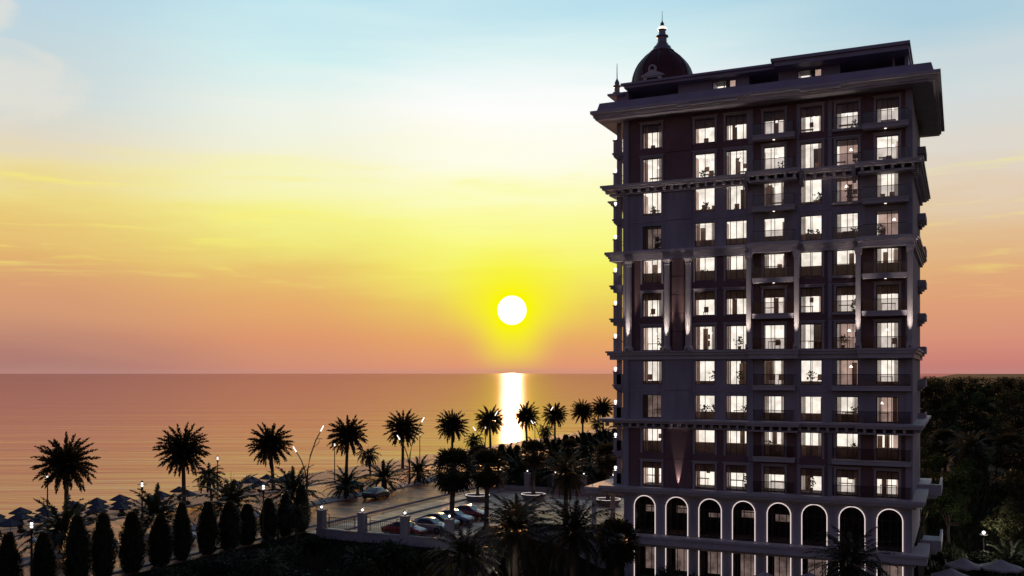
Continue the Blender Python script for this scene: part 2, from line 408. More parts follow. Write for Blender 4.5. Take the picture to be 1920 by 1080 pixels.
# ------------------------------------------------------------------ the hotel tower
FY, YB, XL, XR, XB = 88.1, 106.0, -29.25, -3.75, -30.4
CX = [(-27.39,-25.57),(-22.36,-20.52),(-19.49,-17.60),(-16.08,-14.26),(-12.88,-11.06),(-9.86,-8.05),(-6.58,-4.80)]
B = [21.3-3.19*i for i in range(11)]; WH = 2.2
ARX = [(-28.18,-26.19),(-25.10,-23.06),(-21.96,-19.93),(-18.86,-16.89),(-15.75,-13.75),(-12.74,-10.66),(-9.59,-7.53),(-6.50,-4.50)]
tower = thing('hotel_tower', 'tall dark stone hotel tower with rows of lit windows, balconies, arcade and red dome', 'hotel', (0, 0, 0))

def wall_front():
    holes = [(a, b, z, z+WH) for (a, b) in CX for z in B]
    xs = sorted({XL, XR, *[h[0] for h in holes], *[h[1] for h in holes]})
    BR = ((17.7, 30), (2.0, 10.9), (-30, -4.7))
    brown = lambda z: int(any(a < z < b for a, b in BR))
    zs = sorted({-11.0, 24.6, 17.7, 10.9, 2.0, -4.7, *[h[2] for h in holes], *[h[3] for h in holes]})
    mb = MB()
    for i in range(len(xs)-1):
        for j in range(len(zs)-1):
            xm, zm = (xs[i]+xs[i+1])/2, (zs[j]+zs[j+1])/2
            if any(h[0] < xm < h[1] and h[2] < zm < h[3] for h in holes): continue
            mb.face([(xs[i],FY,zs[j]),(xs[i+1],FY,zs[j]),(xs[i+1],FY,zs[j+1]),(xs[i],FY,zs[j+1])], brown(zm))
    R = FY+.32
    for a, b, z0, z1 in holes:
        mb.face([(a,FY,z0),(a,R,z0),(a,R,z1),(a,FY,z1)]); mb.face([(b,FY,z0),(b,FY,z1),(b,R,z1),(b,R,z0)])
        mb.face([(a,FY,z1),(a,R,z1),(b,R,z1),(b,FY,z1)]); mb.face([(a,FY,z0),(b,FY,z0),(b,R,z0),(a,R,z0)])
    mb.box(XL, XR, 91.4, YB, -20.1, 24.6)
    mb.box(XL, XL+.3, FY+.001, 91.4, -20.1, 24.6); mb.box(XR-.3, XR, FY+.001, 91.4, -20.1, 24.6)
    # flat strips standing a little proud of the wall
    for a, b in ((-25.15, -22.65), (-17.45, -17.0), (-13.2, -12.98), (-10.55, -10.2)):
        for k in range(11):
            z0 = B[k]-.55; mb.box(a, b, FY-.09, FY-.002, z0, z0+3.12, brown(z0+1) if a == -25.15 else 0)
    mb.box(XL-.06, XL+.5, FY-.14, FY-.003, -11, 24.5); mb.box(XR-.5, XR+.06, FY-.14, FY-.003, -11, 24.5)
    return mb.build('wall', [M['wall'], M['wallb']], tower)
wall_front()

MULL = [(.14, .5, .77), (.5,), (.2, .5, .82), (.34, .52), (.46, .53), (.5, .76), (.5, .68)]
def room_mesh(x0, x1, z0, z1, y, style, col, rng):
    """lit room behind a window: slots white wall, warm side, dim wall, dark surface"""
    mb = MB(); D = 2.6; a, b = x0-.35, x1+.35
    zc, zf = z1+.12, z0-.03; yb = y+D
    dim = style in ('dim',)
    back = 2 if dim else 0
    def vq(u0, u1, mi): mb.face([(a+(b-a)*u0,yb,zf),(a+(b-a)*u1,yb,zf),(a+(b-a)*u1,yb,zc),(a+(b-a)*u0,yb,zc)], mi)
    if style == 'left': vq(0, .42, 0); vq(.42, 1, 3)
    elif style == 'mixed': vq(0, .3, 2); vq(.3, .62, 0); vq(.62, 1, 1)
    elif style == 'pink': vq(0, .12, 0); vq(.12, 1, 1)
    else:
        k = rng.choice([.62, .72, 1.0]); vq(0, k, back)
        if k < 1: vq(k, 1, 1 if not dim else 2)
    side = 3 if dim else 1
    mb.face([(a,y,zf),(a,yb,zf),(a,yb,zc),(a,y,zc)], side); mb.face([(b,y,zf),(b,y,zc),(b,yb,zc),(b,yb,zf)], side)
    mb.face([(a,y,zc),(a,yb,zc),(b,yb,zc),(b,y,zc)], 3 if style in ('top', 'dim', 'pink') else 0)
    mb.face([(a,y,zf),(b,y,zf),(b,yb,zf),(a,yb,zf)], 3)
    mb.box(a-.02, b+.02, yb+.02, yb+.1, zf, zc, 3)
    return mb.mesh('lit_room', [M['rwhite'], M['rpink'], M['rdim'], M['darkin']])
def furnish(x0, x1, z0, z1, y, style, col, rng):
    mb = MB(); H = z1-z0
    if style == 'top' : mb.box(x0-.1, x1+.1, y+.25, y+.3, z1-H*(.33 if col else .28), z1+.1, 0)
    if style == 'low' : mb.box(x0-.1, x1+.1, y+.3, y+.8, z0-.02, z0+H*.3, 0)
    if style == 'lower': mb.box(x0-.1, x1+.1, y+.3, y+.8, z0-.02, z0+H*.45, 0)
    if style == 'sill': mb.box(x0-.1, x1+.1, y+.3, y+.6, z0-.02, z0+H*.15, 0)
    if style == 'mixed': mb.box(x0+.1, x0+.55, y+.9, y+.96, z0+H*.2, z1, 0)
    for _ in range(rng.choice([1, 2, 2, 3])):          # tables, chairs, cabinets
        cx = rng.uniform(x0+.1, x1-.1); d = y+rng.uniform(.9, 2.2); t = rng.random()
        if t < .35:
            h = rng.uniform(.7, .8); w = rng.uniform(.4, .8); mb.box(cx-w, cx+w, d, d+.5, z0+h-.05, z0+h, 0)
            for q in (-w+.03, w-.07): mb.box(cx+q, cx+q+.04, d+.05, d+.1, z0, z0+h-.05, 0)
        elif t < .6:
            mb.box(cx-.22, cx+.22, d, d+.4, z0+.4, z0+.47, 0); mb.box(cx-.22, cx+.22, d+.36, d+.4, z0+.47, z0+.95, 0)
            for q in (-.2, .16): mb.box(cx+q, cx+q+.04, d, d+.04, z0, z0+.4, 0)
        elif t < .8:
            h = rng.uniform(1.95, 2.1); mb.box(cx-.2, cx+.2, d+.2, d+.5, z0, z0+h, 0)
        else:                                        # potted plant
            mb.lathe([(.13, z0), (.18, z0+.35)], cx, d, 8, 0)
            for _k in range(34):
                p = Vector((cx+rng.gauss(0, .17), d+rng.gauss(0, .12), z0+rng.uniform(.5, 1.25)))
                u = Vector((rng.uniform(-1,1), rng.uniform(-.5,.5), rng.uniform(-1,1))).normalized()*.12; w = Vector((-u.z, 0, u.x))*.5
                mb.face([p-u, p+w, p+u, p-w], 1)
    if style in ('top', 'full', 'pink'):             # hanging lamp
        cx = rng.uniform(x0+.3, x1-.3); d = y+1.2
        mb.box(cx-.01, cx+.01, d, d+.02, z1-.5, z1+.1, 0); mb.lathe([(.05, z1-.46), (.16, z1-.66)], cx, d, 8, 2)
    # picture on the back wall
    px = rng.uniform(x0, x1-.4)
    if rng.random() < .25: mb.box(px, px+rng.uniform(.3, .6), y+2.52, y+2.56, z0+1.1, z0+1.55, 0)
    if rng.random() < .45:                           # drawn-back curtains
        for q in range(5): mb.box(x0+.04+q*.07, x0+.09+q*.07, y+.1+.03*(q % 2), y+.14+.03*(q % 2), z0, z1, 3)
        if rng.random() < .5:
            for q in range(5): mb.box(x1-.09-q*.07, x1-.04-q*.07, y+.1+.03*(q % 2), y+.14+.03*(q % 2), z0, z1, 3)
    return mb.mesh('furnishing', [M['furn'], M['plantin'], M['down'], M['curtain']])
STY = ['top', 'full', 'sill', 'low', 'lower', 'top', 'full', 'sill', 'low', 'lower', 'top']
def style_of(i, c):
    s = STY[i]
    if c == 4 and s == 'full': return 'left'
    if c == 5 and s in ('full', 'sill'): return 'pink'
    if c == 2 and s == 'sill': return 'left'
    if c == 3 and s == 'sill': return 'mixed'
    if c == 0 and s == 'low': return 'dim'
    if c == 6 and s == 'low': return 'pink'
    return s
for c, (a, b) in enumerate(CX):
    for i, z in enumerate(B):
        rng = random.Random(i % 5*10+c+(3 if i > 5 else 0)); z1 = z+WH
        mb = MB(); t = .06; y0, y1 = FY+.13, FY+.2
        mb.box(a, a+t, y0, y1, z, z1); mb.box(b-t, b, y0, y1, z, z1)
        mb.box(a+t, b-t, y0, y1, z, z+t); mb.box(a+t, b-t, y0, y1, z1-t, z1)
        for u in MULL[c]:
            x = a+(b-a)*u; mb.box(x-.025, x+.025, y0+.005, y1-.005, z+t, z1-t)
        w = mb.build('window', M['frame'], tower)
        mb = MB(); mb.face([(a+t,FY+.165,z+t),(b-t,FY+.165,z+t),(b-t,FY+.165,z1-t),(a+t,FY+.165,z1-t)]); mb.build('pane', M['pane'], w)
        st = style_of(i, c)
        inst('room', room_mesh(a, b, z, z1, FY+.33, st, c, rng), w)
        inst('furnishing', furnish(a, b, z, z1, FY+.33, st, c, rng), w)
        if i in (0, 1, 4, 5, 6, 9, 10):
            mb = MB(); e = .2; p = FY-.07
            mb.box(a-e, a-.02, p, FY-.004, z-.1, z1+.05); mb.box(b+.02, b+e, p, FY-.004, z-.1, z1+.05)
            mb.box(a-e, b+e, p, FY-.004, z1+.05, z1+.2); mb.box(a-e-.1, b+e+.1, FY-.16, FY-.004, z1+.2, z1+.3)
            mb.build('surround', M['trim'], w)

# balconies on the front
def front_balcony(x0, x1, z, y, slab=.42, ends=True, light=True):
    mb = MB(); mb.box(x0, x1, y, FY-.1, z-.05-slab, z-.05); mb.box(x0-.05, x1+.05, y-.05, FY-.1, z-.16, z-.045)
    bl = mb.build('balcony', M['ledge'], tower)
    mb = MB(); zt = z+.92
    mb.face([(x0+.04,y+.03,z-.04),(x1-.04,y+.03,z-.04),(x1-.04,y+.03,zt),(x0+.04,y+.03,zt)])
    if ends:
        for x in (x0+.04, x1-.04): mb.face([(x,y+.04,z-.04),(x,FY-.12,z-.04),(x,FY-.12,zt),(x,y+.04,zt)])
    mb.build('glass_rail', M['rail'], bl)
    mb = MB(); mb.box(x0+.02, x1-.02, y+.01, y+.05, zt, zt+.045)
    if ends:
        for x in (x0+.02, x1-.06): mb.box(x, x+.04, y+.05, FY-.1, zt, zt+.045)
    mb.build('handrail', M['frame'], bl)
    if light:
        mb = MB(); mb.lathe([(.09, z-.05-slab-.03), (.09, z-.05-slab)], (x0+x1)/2, y+.55, 10); mb.build('downlight', M['down'], bl)
for i, z in enumerate(B):
    front_balcony(-16.91, -13.32, z, 87.05 if i < 7 else 87.35, light=i < 5)
    if i < 7:
        front_balcony(-7.62, -4.0, z, 87.0, light=i < 5)
        front_balcony(-10.15, -7.7, z, 87.85, .2, False, False)
    else:
        front_balcony(-10.15, -3.8, z, 87.4, .42, True, False)

# open corner balconies on the sea side, each with a globe lamp on its post
for i, z in enumerate(B):
    big = i in (4, 5)
    mb = MB(); x0 = XB-(.3 if big else 0); mb.box(x0, XL, FY+.25, 95, z-.42, z-.05); mb.box(x0-.12, XL, FY+.2, 95.1, z-.2, z-.045)
    if big: mb.box(x0+.25, XL, FY+.35, 95, z-.75, z-.42)
    else:
        for q in range(4): mb.box(x0+.08+.07*q+.05*q*q, XL, FY+.36+.02*q, 95, z-.42-.11*(q+1), z-.42-.11*q)
    bl = mb.build('sea_balcony', M['wall'], tower)
    mb = MB(); mb.box(XB-.02, XB+.3, FY+.3, FY+.62, z-.04, z+1.12); mb.box(XB-.08, XB+.36, FY+.24, FY+.68, z+1.12, z+1.22)
    mb.build('post', M['trim'], bl)
    mb = MB(); mb.box(XB+.02, XB+.26, 94.4, 94.7, z-.04, z+1.12); mb.build('post', M['trim'], bl)
    mb = MB(); mb.lathe([(.1, z+1.22), (.06, z+1.3), (.05, z+1.36)], XB+.14, FY+.46, 8); mb.ball((XB+.14, FY+.46, z+1.5), .15); mb.build('globe_lamp', M['bulb'] , bl, smooth=True)
    mb = MB()
    if i < 7:
        mb.box(XB+.3, XL, FY+.42, FY+.46, z+.9, z+.95)
        mb.box(XB+.08, XB+.12, FY+.68, 94.4, z+.9, z+.95)
        for k in range(9): mb.box(XB+.09, XB+.11, FY+1+k*.65, FY+1.03+k*.65, z-.04, z+.9)
    else: mb.box(XB+.3, XL-.002, FY+.4, FY+.5, z-.04, z+.95)
    mb.build('railing', M['frame'] if i < 7 else M['trim'], bl)
    mb = MB(); mb.lathe([(.08, z+2.66), (.08, z+2.7)], XL-.4, FY+1.2, 8); mb.build('downlight', M['down'], bl)
for ya, yb in ((FY+.4, FY+.85), (94.2, 94.6)):
    mb = MB(); mb.box(-30.1, -29.68, ya, yb, -11.0, 24.3); mb.build('corner_pier', M['wall'], tower)

# cornices running round the tower
BUMP = [(-17.1, -13.12, 86.98), (-7.85, XR, 86.93)]
def ring(name, layers, m, bumps=True, left=1.0):
    mb = MB()
    for z0, z1, p in layers:
        mb.box(XB-p*left, XR+p, FY-p, FY-.005, z0, z1)
        mb.box(XB-p*left, XL-.004, FY-.005, 95.2, z0, z1); mb.box(XL-p*.6, XL-.004, 95.2, YB, z0, z1)
        mb.box(XR+.004, XR+p, FY-.005, YB, z0, z1); mb.box(XL-p*.6, XR+p, YB+.004, YB+p, z0, z1)
        if bumps:
            for a, b, y in BUMP:
                mb.box(a-p*.35, b+(p if b == XR else p*.35), y-p*.6, FY-p, z0, z1)
    return mb.build(name, m, tower)
def dentils(z0, z1, p, step=.8, bumps=True):
    mb = MB(); x = XB-.4
    while x < XR+.3:
        y = FY-p*.8
        if bumps:
            for a, b, yy in BUMP:
                if a-.2 < x < b+.2: y = yy-p*.4
        mb.box(x-.11, x+.11, y, FY-.11, z0, z1); x += step
    y = FY+.4
    while y < YB:
        mb.box(XR+.01, XR+p*.8, y-.11, y+.11, z0, z1); y += step
    return mb.build('dentil_course', M['ledge'], tower)
ring('cornice', [(17.75, 17.95, .95), (17.55, 17.75, .8), (17.02, 17.2, .25)], M['ledge']); dentils(17.2, 17.55, .8)
ring('cornice', [(11.35, 11.6, .62), (11.2, 11.35, .5), (11.0, 11.2, .35), (10.75, 11.0, .25)], M['ledge'])
ring('cornice', [(1.95, 2.12, .55), (1.7, 1.95, .42), (1.3, 1.7, .22)], M['ledge'])
ring('cornice', [(-4.5, -4.3, 1.0), (-4.7, -4.5, .82), (-5.2, -5.05, .22)], M['ledge']); dentils(-5.05, -4.7, .82, .78)
ring('cornice', [(-11.0, -10.72, 1.05), (-11.25, -11.0, .9), (-11.5, -11.25, .35)], M['ledge'], False)
for i in (2, 7):                                     # thin string courses on plain floors
    z = B[i]-.62
    for a, b in ((XL+.5, -25.2), (-22.6, -17.5), (-12.95, -10.6)):
        mb = MB(); mb.box(a, b, FY-.05, FY-.002, z, z+.06); mb.build('string_course', M['trim'], tower)
mb = MB(); mb.box(XB-1.0, XL-.01, FY+1.4, 95, 16.72, 16.86); mb.box(XB-.85, XL-.01, FY+1.5, 95, 16.6, 16.72)
for q in range(6): mb.box(XB-.8+.16*q+.012*q*q, XL-.02, FY+1.8+.02*q, FY+2.2-.02*q, 16.6-.13*(q+1), 16.6-.13*q)
mb.build('sea_ledge', M['ledge'], tower)
# scrolled brackets where the dentil cornice turns round the balconies
for x in (-17.55, -12.7, -8.35, XR+.35):
    mb = MB(); n = 7
    for k in range(n):
        t = k/(n-1); mb.box(x-.16, x+.16, FY-.9+.62*t*t, FY-.1, 17.55-.95*t-.13, 17.55-.95*t)
    mb.build('scroll_bracket', M['ledge'], tower)

# columns, pilasters and the rounded bay of the middle floors
def spot(name, parent, loc, to, energy, size=40, blend=.6, col=(1, .86, .8), r=.05):
    l = bpy.data.lights.new(name, 'SPOT'); l.energy = energy; l.spot_size = radians(size); l.spot_blend = blend
    l.color = col; l.shadow_soft_size = r
    o = bpy.data.objects.new(name, l); COL.objects.link(o); o.parent = parent; o.location = loc
    o.rotation_euler = (Vector(loc)-Vector(to)).to_track_quat('Z', 'Y').to_euler(); return o
def fixture(parent, loc):
    mb = MB(); mb.lathe([(.1, loc[2]-.16), (.12, loc[2]-.06)], loc[0], loc[1], 8); return mb.build('uplight', M['frame'], parent)
for x in (-28.65, -24.91, -22.88):
    mb = MB(); y = FY-.36; prof = [(.42, 2.12), (.42, 2.4), (.34, 2.5), (.3, 2.65)]
    mb.lathe(prof, x, y, 20)
    seg = 24; k = len(mb.v)                             # fluted shaft
    for z, r in ((2.65, .3), (5.5, .295), (10.1, .26)):
        for s in range(seg): rr = r*(1 if s % 2 else .9); mb.v.append((x+rr*cos(2*pi*s/seg), y+rr*sin(2*pi*s/seg), z))
    for j in range(2):
        for s in range(seg): s2 = (s+1) % seg; mb.f.append((k+j*seg+s, k+j*seg+s2, k+(j+1)*seg+s2, k+(j+1)*seg+s)); mb.m.append(0)
    mb.lathe([(.27, 10.1), (.3, 10.2), (.27, 10.28), (.36, 10.5), (.4, 10.6)], x, y, 16); mb.box(x-.42, x+.42, y-.42, FY-.1, 10.6, 10.75)
    cobj = mb.build('column', M['column'], tower)
    fixture(cobj, (x, y-.72, 2.35)); spot('column_uplight', cobj, (x, y-.75, 2.4), (x, y-.05, 9.5), 1400, 34, .9)
for x in (-17.2, -13.05, -7.95, -3.85):
    mb = MB(); y = 86.86
    mb.box(x-.2, x+.2, y, y+.4, 2.6, 10.2); mb.box(x-.12, x+.12, y-.04, y, 2.8, 10.0); mb.box(x-.27, x+.27, y-.07, y+.47, 2.12, 2.6)
    mb.box(x-.25, x+.25, y-.06, y+.45, 10.2, 10.4); mb.box(x-.3, x+.3, y-.12, y+.5, 10.4, 10.75)
    cobj = mb.build('pilaster', M['column'], tower)
    fixture(cobj, (x, y-.5, 2.35)); spot('pilaster_uplight', cobj, (x, y-.55, 2.4), (x, y+.02, 9.5), 1400, 34, .9)
mb = MB(); x = -23.9
for k in range(5):
    z0 = 2.15+k*1.72; mb.lathe([(.58, z0), (.62, z0+.03), (.62, z0+1.66), (.58, z0+1.7)], x, FY-.08, 18, a0=pi, a1=2*pi)
bay = mb.build('rounded_bay', M['bay'], tower, smooth=False)
wl = fixture(tower, (-23.9, FY-.3, -10.6)); wl.name = 'wall_uplight'; spot('wall_uplight_lamp', wl, (-23.9, FY-.22, -10.65), (-23.9, FY+.02, -7), 700, 22, .4)

# arcade with neon-edged arches, two storeys
def arcade():
    mb = MB(); z0, z1, zs = -15.2, -11.0, -12.62; y = FY
    edges = [XL]+[e for p in ARX for e in p]+[XR]
    for k in range(0, len(edges), 2):
        mb.face([(edges[k],y,z0),(edges[k+1],y,z0),(edges[k+1],y,z1),(edges[k],y,z1)])
    R = y+.35
    for a, b in ARX:
        xm, r = (a+b)/2, (b-a)/2; N = 14
        pts = [(xm-r*cos(pi*k/N), zs+r*sin(pi*k/N)) for k in range(N+1)]
        for (xa, za), (xb, zb) in zip(pts, pts[1:]):
            mb.face([(xa,y,za),(xb,y,zb),(xb,y,z1),(xa,y,z1)]); mb.face([(xa,y,za),(xa,R,za),(xb,R,zb),(xb,y,zb)])
        for x in (a, b): mb.face([(x,y,z0),(x,R,z0),(x,R,zs),(x,y,zs)])
    z0, z1 = -20.1, -16.3                              # lower storey
    for k in range(0, len(edges), 2): mb.face([(edges[k],y,z0),(edges[k+1],y,z0),(edges[k+1],y,z1),(edges[k],y,z1)])
    for a, b in ARX:
        for x in (a, b): mb.face([(x,y,z0),(x,R,z0),(x,R,z1),(x,y,z1)])
    mb.face([(XL,y,-16.3),(XR,y,-16.3),(XR,y,-15.2),(XL,y,-15.2)])
    mb.build('arcade_wall', M['wall'], tower)
    for n, (a, b) in enumerate(ARX):
        xm, r = (a+b)/2, (b-a)/2; N = 14; y0 = FY+.2
        for lower in (0, 1):
            zb = -20.05 if lower else -15.15
            mb = MB()
            for u in (-.62, 0, .62): mb.box(xm+u*r-.03, xm+u*r+.03, y0, y0+.06, zb, zs+sqrt(1-u*u)*r*.98 if not lower else -16.3)
            if not lower:
                mb.box(a, b, y0+.002, y0+.058, zs-.04, zs+.03)
                mb.tube([(xm-(r-.03)*cos(pi*k/N), y0+.03, zs+(r-.03)*sin(pi*k/N)) for k in range(N+1)], .035, 4)
            mb.box(a, b, y0+.002, y0+.058, zb, zb+.08)
            w = mb.build('arch_window' if not lower else 'ground_window', M['frame'], tower)
            mb = MB()
            if lower: mb.face([(a,y0+.03,zb),(b,y0+.03,zb),(b,y0+.03,-16.3),(a,y0+.03,-16.3)])
            else: mb.face([(a,y0+.03,zb),(b,y0+.03,zb)]+[(xm+r*cos(pi*k/N), y0+.03, zs+r*sin(pi*k/N)) for k in range(N+1)])
            mb.build('pane', M['pane'], w)
            mb = MB(); zt = -16.3 if lower else -11.3; yb = 91.2; rg = random.Random(n*2+lower)
            mb.face([(a-.3,yb,zb),(b+.3,yb,zb),(b+.3,yb,zt),(a-.3,yb,zt)], 1)
            mb.face([(a-.3,FY+.4,zb),(a-.3,yb,zb),(a-.3,yb,zt),(a-.3,FY+.4,zt)], 1); mb.face([(b+.3,FY+.4,zb),(b+.3,yb,zb),(b+.3,yb,zt),(b+.3,FY+.4,zt)], 1)
            mb.face([(a-.3,FY+.4,zb+.02),(b+.3,FY+.4,zb+.02),(b+.3,yb,zb+.02),(a-.3,yb,zb+.02)], 2)
            if lower: mb.box(a+.1, b-.1, yb-.1, yb-.05, zb+1.0, zt-.5, 0)  # emissive panel added to stand for the dim light in the room
            elif n < 5:
                za = zb+rg.uniform(1.4, 1.7); mb.box(a+.2, b-.2, yb-.1, yb-.05, za, za+rg.uniform(.35, .7), 0)  # same added glow panel, smaller, behind the arch
            else: mb.box(a+.3, a+.8, yb-.9, yb-.5, zb+.03, zb+1.3, 1); mb.box(a+.9, b-.2, yb-.8, yb-.4, zb+.03, zb+.8, 1)
            mb.build('room', [M['rdim'], M['darkin'], M['furn']], w)
            mb = MB()
            if lower:
                for x in (a-.03, b+.03): mb.tube([(x, FY-.03, zb), (x, FY-.03, -16.3)], .042, 5)
            else:
                rr = r+.03
                mb.tube([(xm-rr, FY-.03, zb)]+[(xm-rr*cos(pi*k/22), FY-.03, zs+rr*sin(pi*k/22)) for k in range(23)]+[(xm+rr, FY-.03, zb)], .042, 5)
            mb.build('neon_strip', M['neon'], w)
arcade()
mb = MB()
mb.box(XL-1.2, XR+1.2, FY-1.1, FY-.002, -16.0, -15.25); mb.box(XL-1.3, XR+1.3, FY-1.25, FY-.002, -15.42, -15.2); mb.box(XR+.002, XR+1.2, FY-.002, 94, -16.0, -15.25)
mb.box(XL, XR+.3, FY-.35, FY-.002, -16.35, -16.0)
mb.build('terrace_ledge', M['ledge'], tower)
for z in (-11.4, -16.6):                              # side terraces on the landward face
    mb = MB(); mb.box(XR+.002, -1.65, 98, 105.5, z, z+.28); mb.box(-1.85, -1.65, 98, 105.5, z+.28, z+1.0); mb.box(XR+.002, -1.85, 98, 98.2, z+.28, z+1.0)
    mb.box(XR+.002, -2.1, 98.3, 105.2, z-.35, z)
    mb.build('side_terrace', M['ledge'], tower)
for i in range(0, 9):                                 # small balconies low on the landward face
    mb = MB(); z = B[i]; mb.box(XR+.002, -3.05, 100, 104, z-.25, z-.05); mb.box(XR+.002, -3.25, 100.2, 103.8, z-.45, z-.25); mb.box(XR+.002, -3.45, 100.4, 103.6, z-.7, z-.45); mb.box(-3.2, -3.05, 100, 104, z-.05, z+.4); mb.box(XR+.002, -3.2, 100, 100.15, z-.05, z+.4); mb.build('side_balcony', M['trim'], tower)

# eaves, parapet and attic storey
mb = MB()
mb.box(XB-1.35, XR+1.95, FY-1.75, YB+1.2, 24.3, 24.62); mb.box(XB-1.55, XR+2.25, FY-2.05, YB+1.4, 24.62, 24.9)
mb.box(XB-1.2, XR+1.8, FY-1.6, YB+1, 24.12, 24.3)
mb.box(-23.5, -18, FY-2.1, FY-1.8, 24.4, 24.55); mb.box(-12.6, -9.3, FY-2.12, FY-1.8, 24.4, 24.56)
mb.build('eaves', M['ledge'], tower)
mb = MB()
x0, x1, y0, y1 = XB-1.0, XR+1.75, FY-1.75, YB+1.0
k = len(mb.v)
for z, q in ((24.9, 0), (25.68, .22)):
    mb.v += [(x0+q,y0+q,z),(x1-q,y0+q,z),(x1-q,y1-q,z),(x0+q,y1-q,z)]
for a in range(4): mb.f.append((k+a, k+(a+1) % 4, k+4+(a+1) % 4, k+4+a)); mb.m.append(0)
mb.f.append((k+4, k+5, k+6, k+7)); mb.m.append(0)
mb.build('parapet', M['roof'], tower)
def attic():
    y = 88.7
    mb = MB()
    for a, b in ((-30.2, -29.0), (-24.1, -17.5), (-14.9, -9.6)):
        if b == -17.5: parts = [(a, -20.88), (-18.67, b)]
        elif b == -9.6: parts = [(a, -13.23), (-11.13, b)]
        else: parts = [(a, b)]
        for p, q in parts: mb.box(p, q, y, y+2.4, 25.6, 27.15)
        if len(parts) == 2:
            mb.box(parts[0][1], parts[1][0], y, y+.3, 25.6, 26.32); mb.box(parts[0][1], parts[1][0], y, y+.3, 26.98, 27.15)
    mb.box(-4.35, -4.05, y, y+2.4, 25.6, 27.15); mb.box(-5.35, -5.15, y+.2, y+.4, 25.6, 27.15)
    mb.box(-29.0, -4.2, y+2.4, YB-.5, 25.6, 27.15)
    mb.build('attic_wall', M['roof'], tower)
    mb = MB(); mb.box(-29.1, -15.0, 87.7, YB-.3, 27.15, 27.42); mb.box(-29.3, -15.0, 87.5, YB-.1, 27.42, 27.62)
    mb.box(-30.9, -29.3, 88.0, 96, 26.75, 26.92)
    mb.box(-15.0, -3.95, 87.0, YB-.3, 27.15, 27.55); mb.box(-15.25, -3.85, 86.8, YB-.1, 27.55, 27.82)
    mb.build('attic_roof', M['roof'], tower)
    for a, b, st in ((-20.88, -18.67, 1), (-13.23, -11.13, 2)):
        mb = MB(); mb.box(a, b, y+.05, y+.12, 26.32, 26.37); mb.box(a, b, y+.05, y+.12, 26.93, 26.98)
        for u in (0, .48 if st == 1 else .5, .96): mb.box(a+(b-a)*u, a+(b-a)*u+.07, y+.052, y+.118, 26.37, 26.93)
        w = mb.build('attic_window', M['frame'], tower)
        mb = MB(); mb.face([(a,y+.09,26.35),(b,y+.09,26.35),(b,y+.09,26.95),(a,y+.09,26.95)]); mb.build('pane', M['pane'], w)
        mb = MB(); yb = y+2.2
        mb.face([(a-.2,yb,26),(b+.2,yb,26),(b+.2,yb,27.2),(a-.2,yb,27.2)], 0); mb.face([(a,y+.31,27.14),(b,y+.31,27.14),(b,yb,27.14),(a,yb,27.14)], 2)
        mb.box(a+(b-a)*.52, a+(b-a)*.7, y+.5, y+.55, 26.2, 27.1, 2); mb.box(a+(b-a)*.7, b, y+.5, y+.55, 26.2, 27.1, 1)
        mb.build('room', [M['rwhite'], M['rpink'], M['darkin']], w)
attic()
# corner finial at the sea end
mb = MB(); cx, cy = -30.25, 89.0
mb.box(cx-.32, cx+.32, cy-.32, cy+.32, 26.92, 27.25)
mb.lathe([(.26, 27.25), (.26, 27.75), (.38, 27.8), (.38, 27.9), (.22, 27.98), (.24, 28.2), (.12, 28.45), (.05, 28.6), (.03, 29.9), (.01, 30.1)], cx, cy, 12)
mb.build('corner_finial', M['metalw'], tower)
mb = MB(); mb.box(-29.7, -28.9, 88.4, 88.6, 27.62, 27.9); mb.build('roof_lantern_box', M['column'], tower)
# dome
DX, DY = -26.9, 93.0
mb = MB(); mb.lathe([(3.1, 27.5), (3.1, 27.8), (3.2, 27.85), (3.2, 28.0), (3.05, 28.05)], DX, DY, 32); mb.build('dome_drum', M['wall'], tower)
prof = [(3.04, 28.0), (3.07, 28.5), (3.04, 29.0), (2.95, 29.5), (2.78, 30.0), (2.5, 30.5), (2.14, 30.95), (1.72, 31.4), (1.25, 31.8), (.72, 32.2)]
mb = MB(); mb.lathe(prof, DX, DY, 40); dome = mb.build('dome', M['dome'], tower, smooth=True)
mb = MB()
for k in range(12):
    a = 2*pi*k/12+.13; mb.tube([(DX+(r+.01)*cos(a), DY+(r+.01)*sin(a), z) for r, z in prof], .05, 4)
mb.build('dome_rib', M['dome'], dome)
mb = MB(); mb.lathe([(1.15, 31.85), (1.2, 31.95), (.95, 32.15), (.85, 32.4), (.62, 32.6), (.56, 32.75), (.46, 32.85), (.44, 33.35), (.62, 33.42), (.6, 33.52), (.36, 33.58), (.32, 34.05), (.46, 34.12), (.44, 34.25), (.28, 34.32), (.3, 34.45), (.16, 34.6), (.2, 34.72), (.06, 34.95), (.03, 35.1), (.02, 36.0)], DX, DY, 20)
mb.build('lantern', M['metalw'], dome)
mb = MB(); mb.lathe([(.475, 34.13), (.475, 34.22)], DX, DY, 16, cap=False); mb.lathe([(.31, 34.36), (.31, 34.42)], DX, DY, 12, cap=False); mb.build('lantern_light', M['down'], dome)
mb = MB(); yy = DY-3.25
mb.box(DX-.95, DX+.85, yy, yy+1.2, 28.12, 28.64); mb.box(DX-1.15, DX+1.05, yy-.1, yy+1.2, 28.64, 28.77)
k = len(mb.v); mb.v += [(DX-1.1,yy-.06,28.77),(DX+1.0,yy-.06,28.77),(DX-.05,yy-.06,29.27),(DX-1.1,yy+1.1,28.77),(DX+1.0,yy+1.1,28.77),(DX-.05,yy+1.1,29.27)]
for q in ((0,1,2),(3,5,4),(0,2,5,3),(1,4,5,2)): mb.f.append(tuple(k+i for i in q)); mb.m.append(0)
mb.box(DX-.45, DX+.35, yy-.03, yy+.9, 29.12, 29.37)
